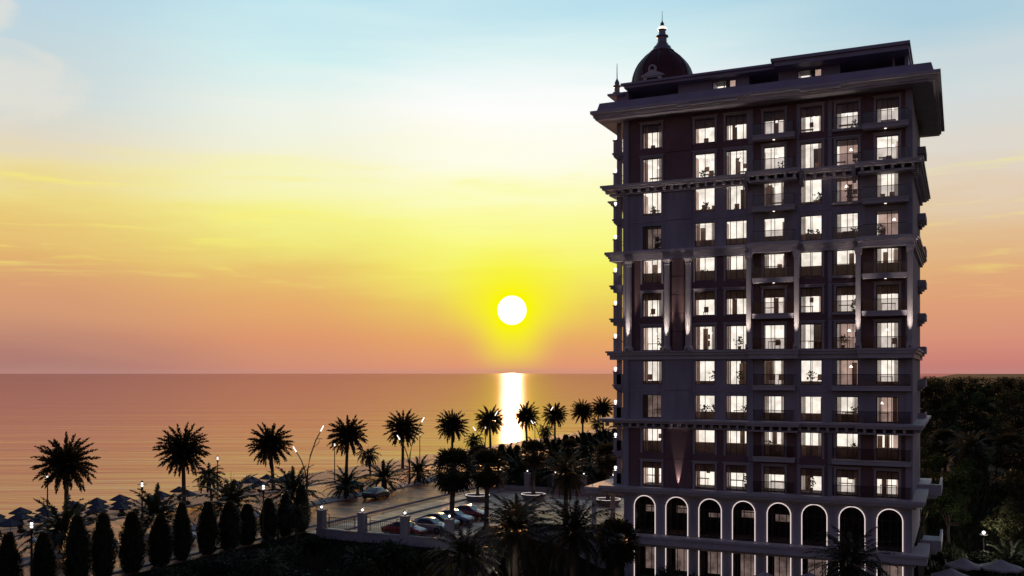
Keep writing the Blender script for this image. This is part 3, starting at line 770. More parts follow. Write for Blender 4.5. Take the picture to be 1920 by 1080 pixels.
for s in range(10):                                   # round oculus crown
    a0, a1 = pi*s/10, pi*(s+1)/10
    mb.face([(DX-.05+.42*cos(a0),yy-.03,29.34+.42*sin(a0)),(DX-.05+.42*cos(a1),yy-.03,29.34+.42*sin(a1)),(DX-.05+.42*cos(a1),yy+.9,29.34+.42*sin(a1)),(DX-.05+.42*cos(a0),yy+.9,29.34+.42*sin(a0))])
mb.face([(DX-.05+.42*cos(pi*s/10),yy-.03,29.34+.42*sin(pi*s/10)) for s in range(11)])
dm = mb.build('dormer', M['column'], dome)
mb = MB(); mb.face([(DX-.05+.2*cos(2*pi*s/14),yy-.036,29.37+.24*sin(2*pi*s/14)) for s in range(14)]); mb.build('oculus', M['darkin'], dm); mb = MB(); mb.face([(DX-.6,yy-.004,28.27),(DX+.5,yy-.004,28.27),(DX+.5,yy-.004,28.52),(DX-.6,yy-.004,28.52)]); mb.build('louvre', M['darkin'], dm)
# entrance canopy towards the car park
mb = MB(); mb.box(-32.9, XB-1.06, FY-.6, 99, -11.55, -11.0); mb.box(-33.05, XB-1.06, FY-.75, 99.1, -11.2, -10.95)
cn = mb.build('entrance_canopy', M['ledge'], tower)
for y in (88.4, 94, 98.5):
    mb = MB(); mb.lathe([(.34, -15.25), (.34, -15.0), (.25, -14.9), (.23, -11.9), (.33, -11.6)], -32.4, y, 14); mb.build('column', M['column'], cn)

# ------------------------------------------------------------------ plants
def frond(mb, o, az, el, L, droop, ll, n, w, rng, fold=.35, mi=0, curl=1.0, plume=0.0):
    """feather frond: an arching midrib with leaflets both sides"""
    h = Vector((cos(az), sin(az), 0)); p = Vector(o); e = el; N = 9; ds = L/N; pts = [p.copy()]; dirs = []
    for k in range(N):
        d = h*cos(e)+Vector((0, 0, sin(e))); dirs.append(d); p = p+d*ds; pts.append(p.copy())
        e -= droop/N*(.4+1.2*(k/N)**curl)
    dirs.append(dirs[-1])
    side = Vector((-sin(az), cos(az), 0))
    for k in range(N):                                  # midrib ribbon
        r0, r1 = .035*(1-k/N)+.008, .035*(1-(k+1)/N)+.008
        mb.face([pts[k]-side*r0, pts[k]+side*r0, pts[k+1]+side*r1, pts[k+1]-side*r1], mi)
    for i in range(n):
        t = .1+.9*i/(n-1); q = t*N; k = min(int(q), N-1); f = q-k
        b = pts[k].lerp(pts[k+1], f); d = dirs[k]; up = side.cross(d)
        if up.z < 0: up = -up
        ln = ll*(sin(pi*min(1, t*.8+.18))**.6)*rng.uniform(.85, 1.1)
        for s in (-1, 1):
            ph = rng.uniform(-1, 1)*plume*1.5
            v = ((side*s*cos(ph)+up*sin(ph))*.8+d*(.5+.5*t)-up*fold*rng.uniform(.2, 1.2)).normalized()*ln
            if droop > 1.2: v.z -= ln*.25
            u = d*(w*.5)
            mb.face([b-u, b+u, b+v*.6+u*.7, b+v, b+v*.6-u*.7], mi)
    return pts[-1]
def make_trunk(H, r0, r1, bend, rng, boot=0):
    mb = MB(); pts = []; rad = []; n = 10; ax = rng.uniform(0, 2*pi)
    for k in range(n+1):
        t = k/n; pts.append((bend*sin(t*pi*.6)*cos(ax)*t, bend*sin(t*pi*.6)*sin(ax)*t, H*t))
        rad.append((r0+(r1-r0)*t)*(1+.06*(k % 2))*(1.35 if k == 0 else 1))
    mb.tube(pts, rad, 9)
    for k in range(boot):                               # stubs of cut fronds
        z = H*rng.uniform(.55 if H > 3 else .1, .99); t = z/H; a = rng.uniform(0, 2*pi); r = r0+(r1-r0)*t
        c = Vector((pts[min(n, int(t*n))][0], pts[min(n, int(t*n))][1], z)); d = Vector((cos(a), sin(a), .9)); sd = Vector((-sin(a), cos(a), 0))*.05
        q = c+Vector((cos(a), sin(a), 0))*r*.85
        mb.face([q-sd, q+sd, q+d*.16+sd*.6, q+d*.16-sd*.6])
    return mb.mesh('trunk', M['bark']), Vector(pts[-1])
def crown_feather(top, L, nf, emin, emax, droop, ll, n, w, rng, fold=.35, spear=2, plume=.4, ball=False):
    mb = MB()
    for k in range(nf):
        t = (k+.5)/nf; el = math.asin(sin(emax)+(sin(emin)-sin(emax))*t) if ball else emax+(emin-emax)*t**.9; az = k*2.39996+rng.uniform(-.12, .12)
        dr = droop*(.7+.6*rng.random())
        o = top+Vector((cos(az), sin(az), 0))*.12+Vector((0, 0, -.25*t))
        frond(mb, o, az, el+rng.uniform(-.06, .06), L*rng.uniform(.9, 1.06), dr, ll, n, w, rng, fold, plume=plume)
    for k in range(spear):
        az = rng.uniform(0, 2*pi); frond(mb, top, az, 1.5, L*.75, .05, .1, 14, .05, rng)
    return mb
def crown_fan(top, L, nf, rng, emin=-1.2, emax=1.35):
    """fan palm: stalks carrying pleated round fans"""
    mb = MB()
    for k in range(nf):
        t = (k+.5)/nf; el = emax+(emin-emax)*t; az = k*2.39996+rng.uniform(-.2, .2)
        d = Vector((cos(az)*cos(el), sin(az)*cos(el), sin(el))); o = top.copy(); st = L*rng.uniform(.42, .55)
        e = o+d*st; e.z -= .06*L
        sd = Vector((-sin(az), cos(az), 0)); up = sd.cross(d)
        mb.face([o-sd*.025, o+sd*.025, e+sd*.02, e-sd*.02])
        F = L*rng.uniform(.5, .6); nb = 15
        for b in range(nb):
            a = (b/(nb-1)-.5)*2*1.75; v = d*cos(a)+sd*sin(a)+up*rng.uniform(-.1, .12)
            tip = e+v*F*(1-.18*abs(a)/1.75); tip.z -= .18*F*rng.uniform(.5, 1.6)
            m = e+v*F*.6; ww = (d*-sin(a)+sd*cos(a))*F*.075
            mb.face([e, m+ww, tip, m-ww])
    return mb
def skirt(top, r, H, n, rng):
    mb = MB()
    for _ in range(n):
        a = rng.uniform(0, 2*pi); z = top.z+.25-rng.uniform(0, H); d = Vector((cos(a), sin(a), 0)); sd = Vector((-sin(a), cos(a), 0))
        rr = r*rng.uniform(.35, 1)*(1-.35*(top.z-z)/H); b = Vector((top.x, top.y, z))+d*.15; e = Vector((top.x, top.y, z))+d*rr; e.z -= rng.uniform(.3, .9)
        mb.face([b-sd*.08, b+sd*.08, e+sd*.14, e-sd*.14])
    return mb
PR = random.Random(21)
TALL = []
for v in range(3):
    tr, top = make_trunk(7.6, .27, .2, .12*v, PR, 60)
    TALL.append((tr, crown_feather(top, 3.5, 62, -1.15, 1.5, .5, .5, 44, .22, PR, .1, 0, .9, True).mesh('crown', M['palm'])))
SHORT = []
for v in range(3):
    tr, top = make_trunk(1.35, .34, .3, .03, PR, 50)
    SHORT.append((tr, crown_feather(top, 3.2, 38, -.4, 1.35, 1.25, .42, 38, .13, PR, .15, 2, .35).mesh('crown', M['palm2'])))
SLIM = []
for v in range(2):
    tr, top = make_trunk(2.7, .13, .1, .3, PR, 20)
    SLIM.append((tr, crown_feather(top, 1.7, 38, -.8, 1.2, 1.7, .34, 24, .1, PR, .25, 1).mesh('crown', M['palm2'])))
FAN = []
for v in range(2):
    tr, top = make_trunk(6.0, .24, .19, .1, PR, 30)
    FAN.append((tr, crown_fan(top, 2.4, 58, PR, -1.0).mesh('crown', M['palm']), skirt(top, .75, 1.7, 260, PR).mesh('dry_skirt', M['dead'])))
DATE = []
for v in range(2):
    tr, top = make_trunk(6.3, .3, .24, .1, PR, 60)
    DATE.append((tr, crown_feather(top, 3.6, 66, -.8, 1.35, 1.3, .5, 38, .085, PR, .3, 1).mesh('crown', M['palm'])))
def palm(kind, v, name, label, x, y, z, sc=1.0, rz=0, group=None, zs=None):
    K = kind[v % len(kind)]
    t = thing(name, label, 'palm', (x, y, z), rz, group, (sc, sc, zs or sc)); t.rotation_euler = (.035*sin(x*3+y), .035*cos(y*2.3), rz)
    inst('trunk', K[0], t); inst('crown', K[1], t)
    if len(K) > 2: inst('dry_skirt', K[2], t)
    return t
# the long row along the promenade
for k in range(11):
    y = 76+17.8*k
    nm = ['leftmost tall feather palm on the promenade, its crown above the beach umbrellas'] + [None]*10
    lab = nm[k] or ('tall round-crowned feather palm, %s from the left in the row against the sea' % ORD[k] if k < 10 else 'farthest tall feather palm in the row, half hidden by the hotel corner')
    palm(TALL, k, 'feather_palm', lab, -90+.3*sin(k*3), y, hgt(-90, y)-.05, 1+.03*sin(k*2.1), k*1.7, 'tall palms along the promenade')
# short spreading palms on the road median
yy = [57.6, 67.7, 77.8, 88.4, 98.7, 107.3, 116.2, 126, 136, 146, 157, 168, 180, 193, 206]
for k, y in enumerate(yy):
    lab = ('short thick-trunked palm with arching fronds, %s from the left on the road median' % ORD[k]) if k < 7 else 'short arching palm on the far stretch of the road median'
    palm(SHORT, k, 'arching_palm', lab, -68.5, y, LOT+.12, (1.28 if k < 4 else 1.02)+.05*sin(k*4), k*2.3, 'short palms on the road median' if k < 7 else 'far short palms on the road median')
for k in range(6):
    lab = ['slim small palm with curling fronds right of the second tall palm', 'slim small palm with curling fronds behind the short median palms, mid road', 'slim small palm left of the sun glitter, between two tall palms'][k] if k < 3 else 'slim small palm far along the beach road'
    palm(SLIM, k, 'slim_palm', lab, -82+.4*sin(k), 90+34*k, hgt(-81.8, 90), 1.25, k*1.1, 'slim palms beside the beach road' if k < 3 else 'far slim palms beside the beach road')
# taller fan and date palms by the car park and in the garden
palm(FAN, 0, 'fan_palm', 'shaggy fan palm on a pale trunk rising beside the parked cars', -43.4, 79.5, LOT, 1.05, .4)
palm(FAN, 1, 'fan_palm', 'broad dark fan palm just right of the cars, its trunk pale at the foot', -42.2, 84.5, LOT, 1.0, 2)
palm(FAN, 0, 'fan_palm', 'fan palm with dry skirt and lit trunk left of the first hotel arch', -26.6, 78.0, GAR, .98, 3)
palm(FAN, 1, 'fan_palm', 'uplit fan palm growing from the left round planter in the car park', -52.7, 103.2, LOT+.5, .78, 1)
palm(FAN, 0, 'fan_palm', 'uplit fan palm in the middle of the car park, behind the garden palms', -47.0, 106.9, LOT+.5, .85, 1)
palm(FAN, 1, 'fan_palm', 'uplit palm growing from the round planter by the entrance canopy', -37.2, 106.2, LOT+.5, .85, 5)
palm(DATE, 0, 'date_palm', 'large drooping date palm in the garden, left one of the pair before the car park', -33.4, 72.6, GAR, 1.12, .5)
palm(DATE, 1, 'date_palm', 'large drooping date palm in the garden, right one of the pair before the car park', -28.9, 74.0, GAR, 1.12, 1.9)
palm(DATE, 0, 'date_palm', 'date palm behind the garden pair, left of the entrance canopy', -36.2, 90.5, LOT, .82, 2.7)
palm(SHORT, 1, 'arching_palm', 'short arching palm at the edge of the car park, under the left fan palms', -39.6, 86.3, LOT-.3, .95, 2.1)
palm(DATE, 1, 'date_palm', 'low dark date palm below the parked cars', -34.6, 66.0, GAR, .95, 4)
palm(DATE, 0, 'date_palm', 'big date palm in front of the right-hand hotel arches', -7.4, 73.8, GAR, .98, 2.2)
palm(DATE, 0, 'date_palm', 'dark low palm among the garden planting at the foot of the picture', -49.5, 60.5, hgt(-49.5, 60.5), .5, 1.2)
palm(DATE, 1, 'date_palm', 'dark palm behind the fence end, left of the first lamp pillar', -56.0, 72.6, hgt(-56, 72.6), .45, 3.2)
palm(SHORT, 0, 'agave_palm', 'pale low palm lit by the garden lamp beside the pool parasols', 4.3, 107, -19.9, .9, 1)

# clipped cypresses
def leafball(mb, cx, cy, z0, H, prof, n, s, rng, up=.6):
    for _ in range(n):
        t = rng.random()**.9; a = rng.uniform(0, 2*pi); r = prof(t)*(1-.28*rng.random()**2)*(1+.09*sin(a*3+t*9)+.05*sin(a*7-t*23))*(1.14 if rng.random() < .06 else 1)
        c = Vector((cx+r*cos(a), cy+r*sin(a), z0+H*t))
        d = Vector((cos(a)*(1-up), sin(a)*(1-up), up+rng.uniform(-.3, .3)))+Vector((rng.gauss(0,.3), rng.gauss(0,.3), rng.gauss(0,.2)))
        d = d.normalized()*s*rng.uniform(.7, 1.4); u = Vector((-sin(a), cos(a), rng.uniform(-.5,.5))).normalized()*s*.3
        mb.face([c-u, c+u, c+d])
CYP = []
for v in range(3):
    rg = random.Random(50+v); prof = lambda t, q=v: (.08+.92*sin(pi*min(1, (t*.83+.14)))**.8*(1.05-.35*t))*(.98+.06*q)
    mb = MB(); leafball(mb, 0, 0, .15, 4.3, prof, 3600, .27, rg)
    mb.lathe([(prof(k/9)*.8, .15+4.2*k/9) for k in range(10)], 0, 0, 12)
    t = MB(); t.tube([(0, 0, 0), (0, 0, .5)], .09, 7)
    CYP.append((t.mesh('trunk', M['wood']), mb.mesh('crown', M['cyp'])))
def cypress(k, x, y, z, sc, label, group, zs=None):
    t = thing('cypress', label, 'cypress', (x, y, z), k*1.3, group, (sc, sc, zs or sc)); K = CYP[k % 3]
    inst('trunk', K[0], t); inst('crown', K[1], t)
for k, y in enumerate([44, 46.8, 49.4, 51.9, 54.6, 57.3, 59.9, 62.7, 65.3, 67.9, 70.5, 73.1, 75.6]):
    zs = [1.0, .93, 1.12, 1.08, 1.02, .9, 1.04, .98, .92, .8, .84, .88, 1.0][k]
    cypress(k, -57.6+.15*sin(k*4), y, LOT-.1, .92+.07*sin(k*5), 'dark clipped cypress, %s from the left in the hedge row along the road' % ORD[k], 'cypresses along the near road', zs)
for k in range(22):
    cypress(k, -57.4, 117+2.65*k, LOT-.1, 1.05, 'dark clipped cypress in the far hedge row beyond the car park', 'cypresses beyond the car park', 1.12+.08*sin(k*2))

for k in range(9):
    cypress(k, -48.5+.2*sin(k*3), 119+3.1*k, LOT-.1, 1.1+.08*sin(k*3), 'dark cypress standing between the far hedge row and the hotel', 'cypresses between the far hedge and the hotel', 1.0+.15*sin(k*2.3))
rg = random.Random(77)
for k in range(30):
    x = -55+rg.uniform(0, 21); y = rg.uniform(117, 158); kd = (SHORT, FAN, SHORT, DATE)[k % 4]
    palm(kd, k, ('arching_palm', 'fan_palm', 'arching_palm', 'date_palm')[k % 4], 'dark palm in the dense planting between the car park and the far hedge', x, y, LOT-.1, {0: 1.25, 1: .72, 2: 1.15, 3: .72}[k % 4]*rg.uniform(.9, 1.1), k*1.3, 'palms of the dense planting beyond the car park')
# broad trees and bushes
def leafcloud(mb, c, R, n, s, rng, flat=.8):
    for _ in range(n):
        d = Vector((rng.gauss(0,1), rng.gauss(0,1), rng.gauss(0,1))).normalized(); r = R*(rng.random()**.35)
        p = Vector(c)+Vector((d.x*r, d.y*r, d.z*r*flat))
        u = Vector((rng.gauss(0,1), rng.gauss(0,1), rng.gauss(0,.6))).normalized()*s*rng.uniform(.6, 1.3)
        w = u.cross(Vector((rng.gauss(0,1), rng.gauss(0,1), rng.gauss(0,1))).normalized())*.5
        mb.face([p-u, p+w, p+u, p-w])
TREES = []
for v in range(4):
    rg = random.Random(80+v); mb = MB(); H = 6.2
    t = MB(); t.tube([(0,0,0), (.08,.05,1.2), (.1,-.05,2.6), (.0,.1,4)], [.24, .18, .15, .09], 8)
    for _ in range(13):
        a = rg.uniform(0, 2*pi); r = rg.uniform(.3, 2.1); z = rg.uniform(2.4, 5.6)-.25*r
        c = (r*cos(a), r*sin(a), z); leafcloud(mb, c, rg.uniform(.7, 1.25), 230, .16, rg)
        t.tube([(.05, 0, rg.uniform(1.5, 3)), (c[0]*.6, c[1]*.6, z*.75), c], [.07, .05, .02], 5)
    TREES.append((t.mesh('trunk', M['wood']), mb.mesh('crown', M['tree'] if v % 2 else M['tree2'])))
SHRUB = []
for v in range(3):
    rg = random.Random(120+v); mb = MB()
    for _ in range(9):
        a = rg.uniform(0, 2*pi); r = rg.uniform(0, .75); leafcloud(mb, (r*cos(a), r*sin(a), rg.uniform(.35, 1.0)), rg.uniform(.4, .6), 170, .09, rg)
    t = MB()
    for k in range(5): t.tube([(0,0,0), (.4*cos(k*1.26), .4*sin(k*1.26), .9)], [.03, .015], 4)
    SHRUB.append((t.mesh('stem', M['wood']), mb.mesh('foliage', M['shrub'])))
def tree(k, x, y, sc, label, group, zs=None):
    z = hgt(x, y)-.1; t = thing('broadleaf_tree', label, 'tree', (x, y, z), k*1.9, group, (sc, sc, zs or sc)); K = TREES[k % 4]
    inst('trunk', K[0], t); inst('crown', K[1], t)
def shrub(k, x, y, sc, label, group=None, zs=None, z=None):
    t = thing('shrub', label, 'bush', (x, y, hgt(x, y)-.05 if z is None else z), k*2.2, group, (sc, sc, zs or sc)); K = SHRUB[k % 3]
    inst('stem', K[0], t); inst('foliage', K[1], t)
rg = random.Random(5); placed = []; k = 0
y = 112.0
while y < 520:                                          # wooded land right of the tower
    x0, x1 = -.068*y-1.5, .075*y+3
    x = x0+rg.uniform(0, 3)
    while x < x1:
        if rg.random() < .86 and not (.25 < (x-x0)/(x1-x0) < .62 and (170 < y < 190 or 255 < y < 300)):
            zz = rg.uniform(.75, 1.25)*(1.0 if y < 220 else 1.35 if y < 350 else 1.7)
            if k < 230: tree(k, x, y+rg.uniform(-2, 2), zz, 'dark broadleaf tree in the wood right of the hotel', 'trees of the wood right of the hotel', zz*rg.uniform(.8, 1.15)); k += 1
        x += rg.uniform(4.2, 6.2) if y < 200 else rg.uniform(6, 9)
    y += 6.5 if y < 180 else 11 if y < 300 else 18
for n, (x, y, sc) in enumerate([(5.5, 133, 1.05), (1.2, 138, .95), (9.5, 141, 1.1), (7.6, 128, .9), (-2.0, 147, 1.0), (12, 165, 1.1)]):
    palm(DATE if n % 2 else FAN, n, 'feather_palm' if n % 2 else 'fan_palm', 'dark palm with pale frond tips standing in the wood right of the hotel', x, y, hgt(x, y), sc, n*1.4, 'palms in the wood right of the hotel')
palm(FAN, 0, 'fan_palm', 'tallest palm of the far wood, its head above the horizon', 22, 300, hgt(22, 300)+3.5, 2.0, 1, None)
for n, (x, y, sc) in enumerate([(-21.5, 80.6, 2.3), (-18.8, 81.3, 2.0), (-24, 80, 1.9), (-16.6, 80.5, 1.7)]):
    shrub(n, x, y, sc, ['tall dark bush before the second ground arch, in the middle of the garden clump', 'dark bush before the third ground arch, right half of the garden clump', 'dark bush beside the lit palm trunk, left end of the garden clump', 'low dark bush at the right end of the clump before the ground arches'][n])
shrub(0, 1.6, 106, 1.45, 'round leafy bush lit green by the garden lamp'); shrub(1, -.9, 108.5, 1.2, 'dim round bush left of the lit green bush')
shrub(2, 6.5, 110.5, 1.6, 'dark bush behind the pale low palm by the pool'); 
rg = random.Random(14)
for n in range(34):
    x, y = rg.uniform(-54, -33), rg.uniform(116, 150); q = rg.uniform(1.0, 1.9)
    shrub(n, x, y, q, 'dark bush in the dense planting between the car park and the far hedge', 'bushes of the dense planting beyond the car park', q*rg.uniform(.8, 1.1))
rg = random.Random(9)
for n in range(64):                                     # dark planting of the sunken garden
    x = rg.uniform(-55.5, -34); y = rg.uniform(52, 73.5)
    sx = x/y
    if n % 5 == 4: palm(SHORT, n, 'arching_palm', 'low palm in the dark planting below the fence', x, y, hgt(x, y), rg.uniform(.45, .8), n, 'low palms of the sunken garden')
    else: shrub(n, x, y, rg.uniform(1.2, 2.2), 'dark bush in the planting of the sunken garden', 'bushes of the sunken garden', min(rg.uniform(1.2, 2.6), (LOT+.1-hgt(x, y))/1.4+.35))
for n in range(16):
    x = rg.uniform(-33, -23); y = rg.uniform(66, 86)
    shrub(n, x, y, rg.uniform(1.0, 1.7), 'dark bush below the pair of garden palms', 'bushes below the garden palms', rg.uniform(1.0, 1.9))
for n in range(14):
    shrub(n, -91.6+rg.uniform(-.3, .3), 60+n*2.3, .6, 'low bush of the planting strip between promenade and beach', 'bushes along the beach edge', .6)
# ground cover of the sunken garden
def cover():
    rg = random.Random(31); mb = MB()
    def put(n, x0, x1, y0, y1, s):
        for _ in range(n):
            x, y = rg.uniform(x0, x1), rg.uniform(y0, y1); z = hgt(x, y); a = rg.uniform(0, 2*pi); l = s*rg.uniform(.6, 1.6)
            d = Vector((cos(a)*.5, sin(a)*.5, 1)).normalized()*l; u = Vector((-sin(a), cos(a), 0))*l*.18
            p = Vector((x, y, z)); mb.face([p-u, p+u, p+d])
    put(9000, -56, -24, 50, 74.5, .5); put(2500, -30, -4, 76, 87, .25); put(9000, -8, 16, 104, 150, .6)
    return tag(mb.build('ground_cover', M['shrub']), 'dark leafy ground cover spreading over the sunken garden', 'ground cover', None, 'stuff')
cover()
def far_wood():
    rg = random.Random(91); mb = MB()
    for _ in range(420):
        y = 520+rg.random()**1.6*1900; x = rg.uniform(-.066, .085)*y-2; z = hgt(x, y); R = rg.uniform(4, 7)
        leafcloud(mb, (x, y, z+R*.7), R, 34, 1.3, rg, .9)
    return tag(mb.build('far_wood', M['tree']), 'dark far-off wood on the low land along the horizon right of the hotel', 'wood', None, 'stuff')
far_wood()

# ------------------------------------------------------------------ fences and pillars
def lamp_fence(label, x0, x1, y, n, base, lampm, post_h=2.2, rails=True):
    t = thing('boundary_fence', label, 'fence', ((x0+x1)/2, y, LOT)); cx = (x0+x1)/2
    mb = MB(); mb.box(x0-cx-.5, x1-cx+.5, -.2, .2, base, .42); mb.box(x0-cx-.52, x1-cx+.52, -.25, .25, .42, .52); mb.build('base_wall', M['conc'], t)
    step = (x1-x0)/(n-1)
    for k in range(n):
        x = x0-cx+k*step
        mb = MB(); mb.box(x-.33, x+.33, -.33, .33, base+.01, post_h); mb.box(x-.4, x+.4, -.4, .4, post_h, post_h+.12); mb.box(x-.36, x+.36, -.36, .36, .52, .62)
        p = mb.build('post', M['conc'], t)
        mb = MB(); mb.lathe([(.12, post_h+.12), (.1, post_h+.2)], x, 0, 8)
        for q in range(4): a = pi/4+q*pi/2; mb.tube([(x+.13*cos(a), .13*sin(a), post_h+.2), (x+.13*cos(a), .13*sin(a), post_h+.52)], .012, 4)
        mb.lathe([(.19, post_h+.52), (.03, post_h+.62)], x, 0, 8); mb.build('lantern_cage', M['pole'], p)
        mb = MB(); mb.ball((x, 0, post_h+.36), .1, 8, 6); mb.build('bulb', lampm, p, smooth=True)
        if k < n-1 and rails:
            mb = MB(); a, b = x+.33, x+step-.33
            mb.box(a+.5, b-.5, -.02, .02, 1.62, 1.67); mb.box(a, b, -.02, .02, .66, .7)
            for e in (a, b-.5):
                mb.box(e, e+.5, -.02, .02, 1.9, 1.95)
            for e in (a+.5, b-.55): mb.box(e, e+.05, -.022, .022, .7, 1.95)
            m = int((b-a)/.2)
            for q in range(m+1): xx = a+(b-a)*q/m; mb.box(xx-.012, xx+.012, -.012, .012, .7, 1.64)
            mb.build('railing', M['frame'], t)
lamp_fence('grey fence with iron railings and lamp-topped pillars in front of the parked cars', -55, -41.2, 75.2, 4, -1.6, M['bulbw'])
lamp_fence('dim fence with lamp pillars along the far side of the car park', -55, -31.5, 114.3, 7, -.3, M['bulb'])
mb = MB(); mb.box(-41.1, -40.7, 75.5, 87.8, GAR-.1, LOT+.35); mb.box(-40.7, -31, 87.7, 88.05, GAR-.1, LOT+.3)
tag(mb.build('retaining_wall', M['conc']), 'low grey retaining wall at the edge of the car park beside the hotel', 'wall')

# ------------------------------------------------------------------ street lamps
def lantern_lamp_meshes(H):
    p = MB(); p.lathe([(.14, 0), (.14, .25), (.08, .35), (.065, H-.75), (.11, H-.7), (.11, H-.45)], 0, 0, 10)
    l = MB(); l.lathe([(.07, H-.4), (.1, H-.36), (.1, H-.15), (.08, H-.04)], 0, 0, 10)
    s = MB(); s.lathe([(.42, H-.2), (.42, H-.17), (.14, H-.165), (.14, H-.2)], 0, 0, 16); s.lathe([(.15, H-.02), (.09, H+.1), (.02, H+.16)], 0, 0, 10)
    return p.mesh('pole', M['pole']), l.mesh('lantern', M['bulb']), s.mesh('shade', M['pole'])
LL = {6.2: lantern_lamp_meshes(6.2), 5.2: lantern_lamp_meshes(5.2)}
def lantern_lamp(x, y, H, label, group):
    t = thing('street_lamp', label, 'street lamp', (x, y, hgt(x, y)), 0, group)
    for nm, me in zip(('pole', 'lantern', 'lamp_shade'), LL[H]): inst(nm, me, t)
for k, y in enumerate([74, 100.6, 127.3, 154, 181, 207]):
    lab = ['black lantern lamp beside the leftmost tall palm, at the beach edge', 'black ring-shaded lamp between the second and third tall palms', 'black lantern lamp under the fourth tall palm',
           'black lantern lamp right of the fifth tall palm', 'black lantern lamp by the beach, near the sixth tall palm', 'black lantern lamp right of the sun glitter on the water'][k]
    lantern_lamp(-90.6, y, 6.2, lab, 'lantern lamps along the beach edge')
lantern_lamp(-68.5, 66.1, 5.2, 'tall black ring-shaded lamp on the median beside the second short palm', 'tall lantern lamps')
lantern_lamp(-57.0, 45.3, 5.2, 'tall lantern lamp at the far left, between the first two cypresses', 'tall lantern lamps')
lantern_lamp(-57.0, 69.2, 5.2, 'tall lantern lamp between the ninth and tenth cypresses of the near row', 'tall lantern lamps')

def twin_arm(x, y, label, group):
    t = thing('twin_arm_lamp', label, 'street lamp', (x, y, LOT+.12), 0, group)
    mb = MB(); mb.tube([(0,0,0), (0,0,.5), (.02,0,2.6)], [.16, .13, .11], 8); mb.build('pole', M['steel'], t)
    a = [(.02,0,2.5), (.12,0,4.0), (.5,0,5.6), (1.25,0,7.4), (1.95,0,8.5)]; b = [(.0,0,2.4), (-.25,0,3.8), (-.75,0,5.0), (-1.5,0,6.0)]
    for pts, rr in ((a, [.1,.09,.08,.065,.055]), (b, [.09,.08,.065,.05])):
        mb = MB(); mb.tube(pts, rr, 7); ar = mb.build('arm', M['steel'], t)
        p, q = Vector(pts[-2]), Vector(pts[-1]); d = (q-p).normalized()
        mb = MB(); mb.tube([q, q+d*.75], [.07, .05], 7); mb.build('light_tip', M['bulb'], ar)
    mb = MB(); mb.tube([(.95,0,6.6), (1.5,0,6.95), (1.75,0,7.3), (1.75,0,7.6)], .035, 5); mb.box(1.45, 2.1, -.12, .12, 7.6, 7.66); mb.build('side_lamp', M['steel'], t)
for k, y in enumerate([90.8, 113.6, 136.4, 159.2]):
    twin_arm(-68.5, y, ['curved twin-arm street light rising from the fourth short palm on the median', 'curved twin-arm street light under the fifth tall palm', 'curved twin-arm street light left of the sun glitter, half hidden by palms', 'farthest curved twin-arm street light on the median'][k], 'curved street lights on the median')

# ------------------------------------------------------------------ beach umbrellas and loungers
def umbrella_meshes():
    p = MB(); p.tube([(0,0,0), (0,0,2.2)], .03, 6)
    c = MB(); n = 8; R = 1.05
    for s in range(4):
        a0, a1 = pi/4+s*pi/2, pi/4+(s+1)*pi/2
        e0, e1 = Vector((R*cos(a0)*1.2, R*sin(a0)*1.2, 1.62)), Vector((R*cos(a1)*1.2, R*sin(a1)*1.2, 1.62)); tp = Vector((0, 0, 2.25)); m = (e0+e1)/2; m.z -= .05
        c.face([tp, e0, m]); c.face([tp, m, e1]); dz = Vector((0, 0, -.14)); c.face([e0, e0+dz, m+dz, m]); c.face([m, m+dz, e1+dz, e1])
    return p.mesh('pole', M['pole']), c.mesh('canopy', M['canvasb'])
UP, UC = umbrella_meshes()
def lounger_meshes():
    f = MB(); f.box(-.3, .3, -.9, .9, .25, .3)
    for x in (-.28, .24):
        for y in (-.8, .75): f.box(x, x+.04, y, y+.05, 0, .25)
    c = MB(); c.box(-.28, .28, -.9, .3, .3, .37); k = len(c.v)
    c.v += [(-.28,.3,.3),(.28,.3,.3),(.28,.95,.75),(-.28,.95,.75),(-.28,.28,.37),(.28,.28,.37),(.28,.92,.82),(-.28,.92,.82)]
    for q in ((0,1,2,3),(4,7,6,5),(0,4,5,1),(1,5,6,2),(2,6,7,3),(3,7,4,0)): c.f.append(tuple(k+i for i in q)); c.m.append(0)
    return f.mesh('frame', M['wood']), c.mesh('cushion', M['darkin'])
LF, LC = lounger_meshes()
UMB = [[(-100.8, 78.6), (-94.8, 73.9), (-90.0, 69.0)], [(-99.3, 81.0), (-93.8, 76.5), (-87.9, 70.9)], [(-99.5, 84.9), (-93.9, 80.4), (-90.7, 77.1)], [(-99.1, 88.2), (-93.7, 83.6), (-88.4, 78.6)], [(-99.0, 91.8), (-93.4, 86.9), (-88.8, 82.4)], [(-95.3, 95.2), (-92.5, 91.3)], [(-98.2, 101.4), (-91.6, 96.1)], [(-100.0, 74.5), (-94.9, 71.2)], [(-95.8, 110.0)], [(-96.2, 113.3), (-90.7, 109.3)], [(-97.5, 115.8), (-89.0, 107.5)], [(-97.6, 119.3), (-91.4, 113.4)], [(-94.6, 120.7), (-91.2, 114.8)]]
row = 0
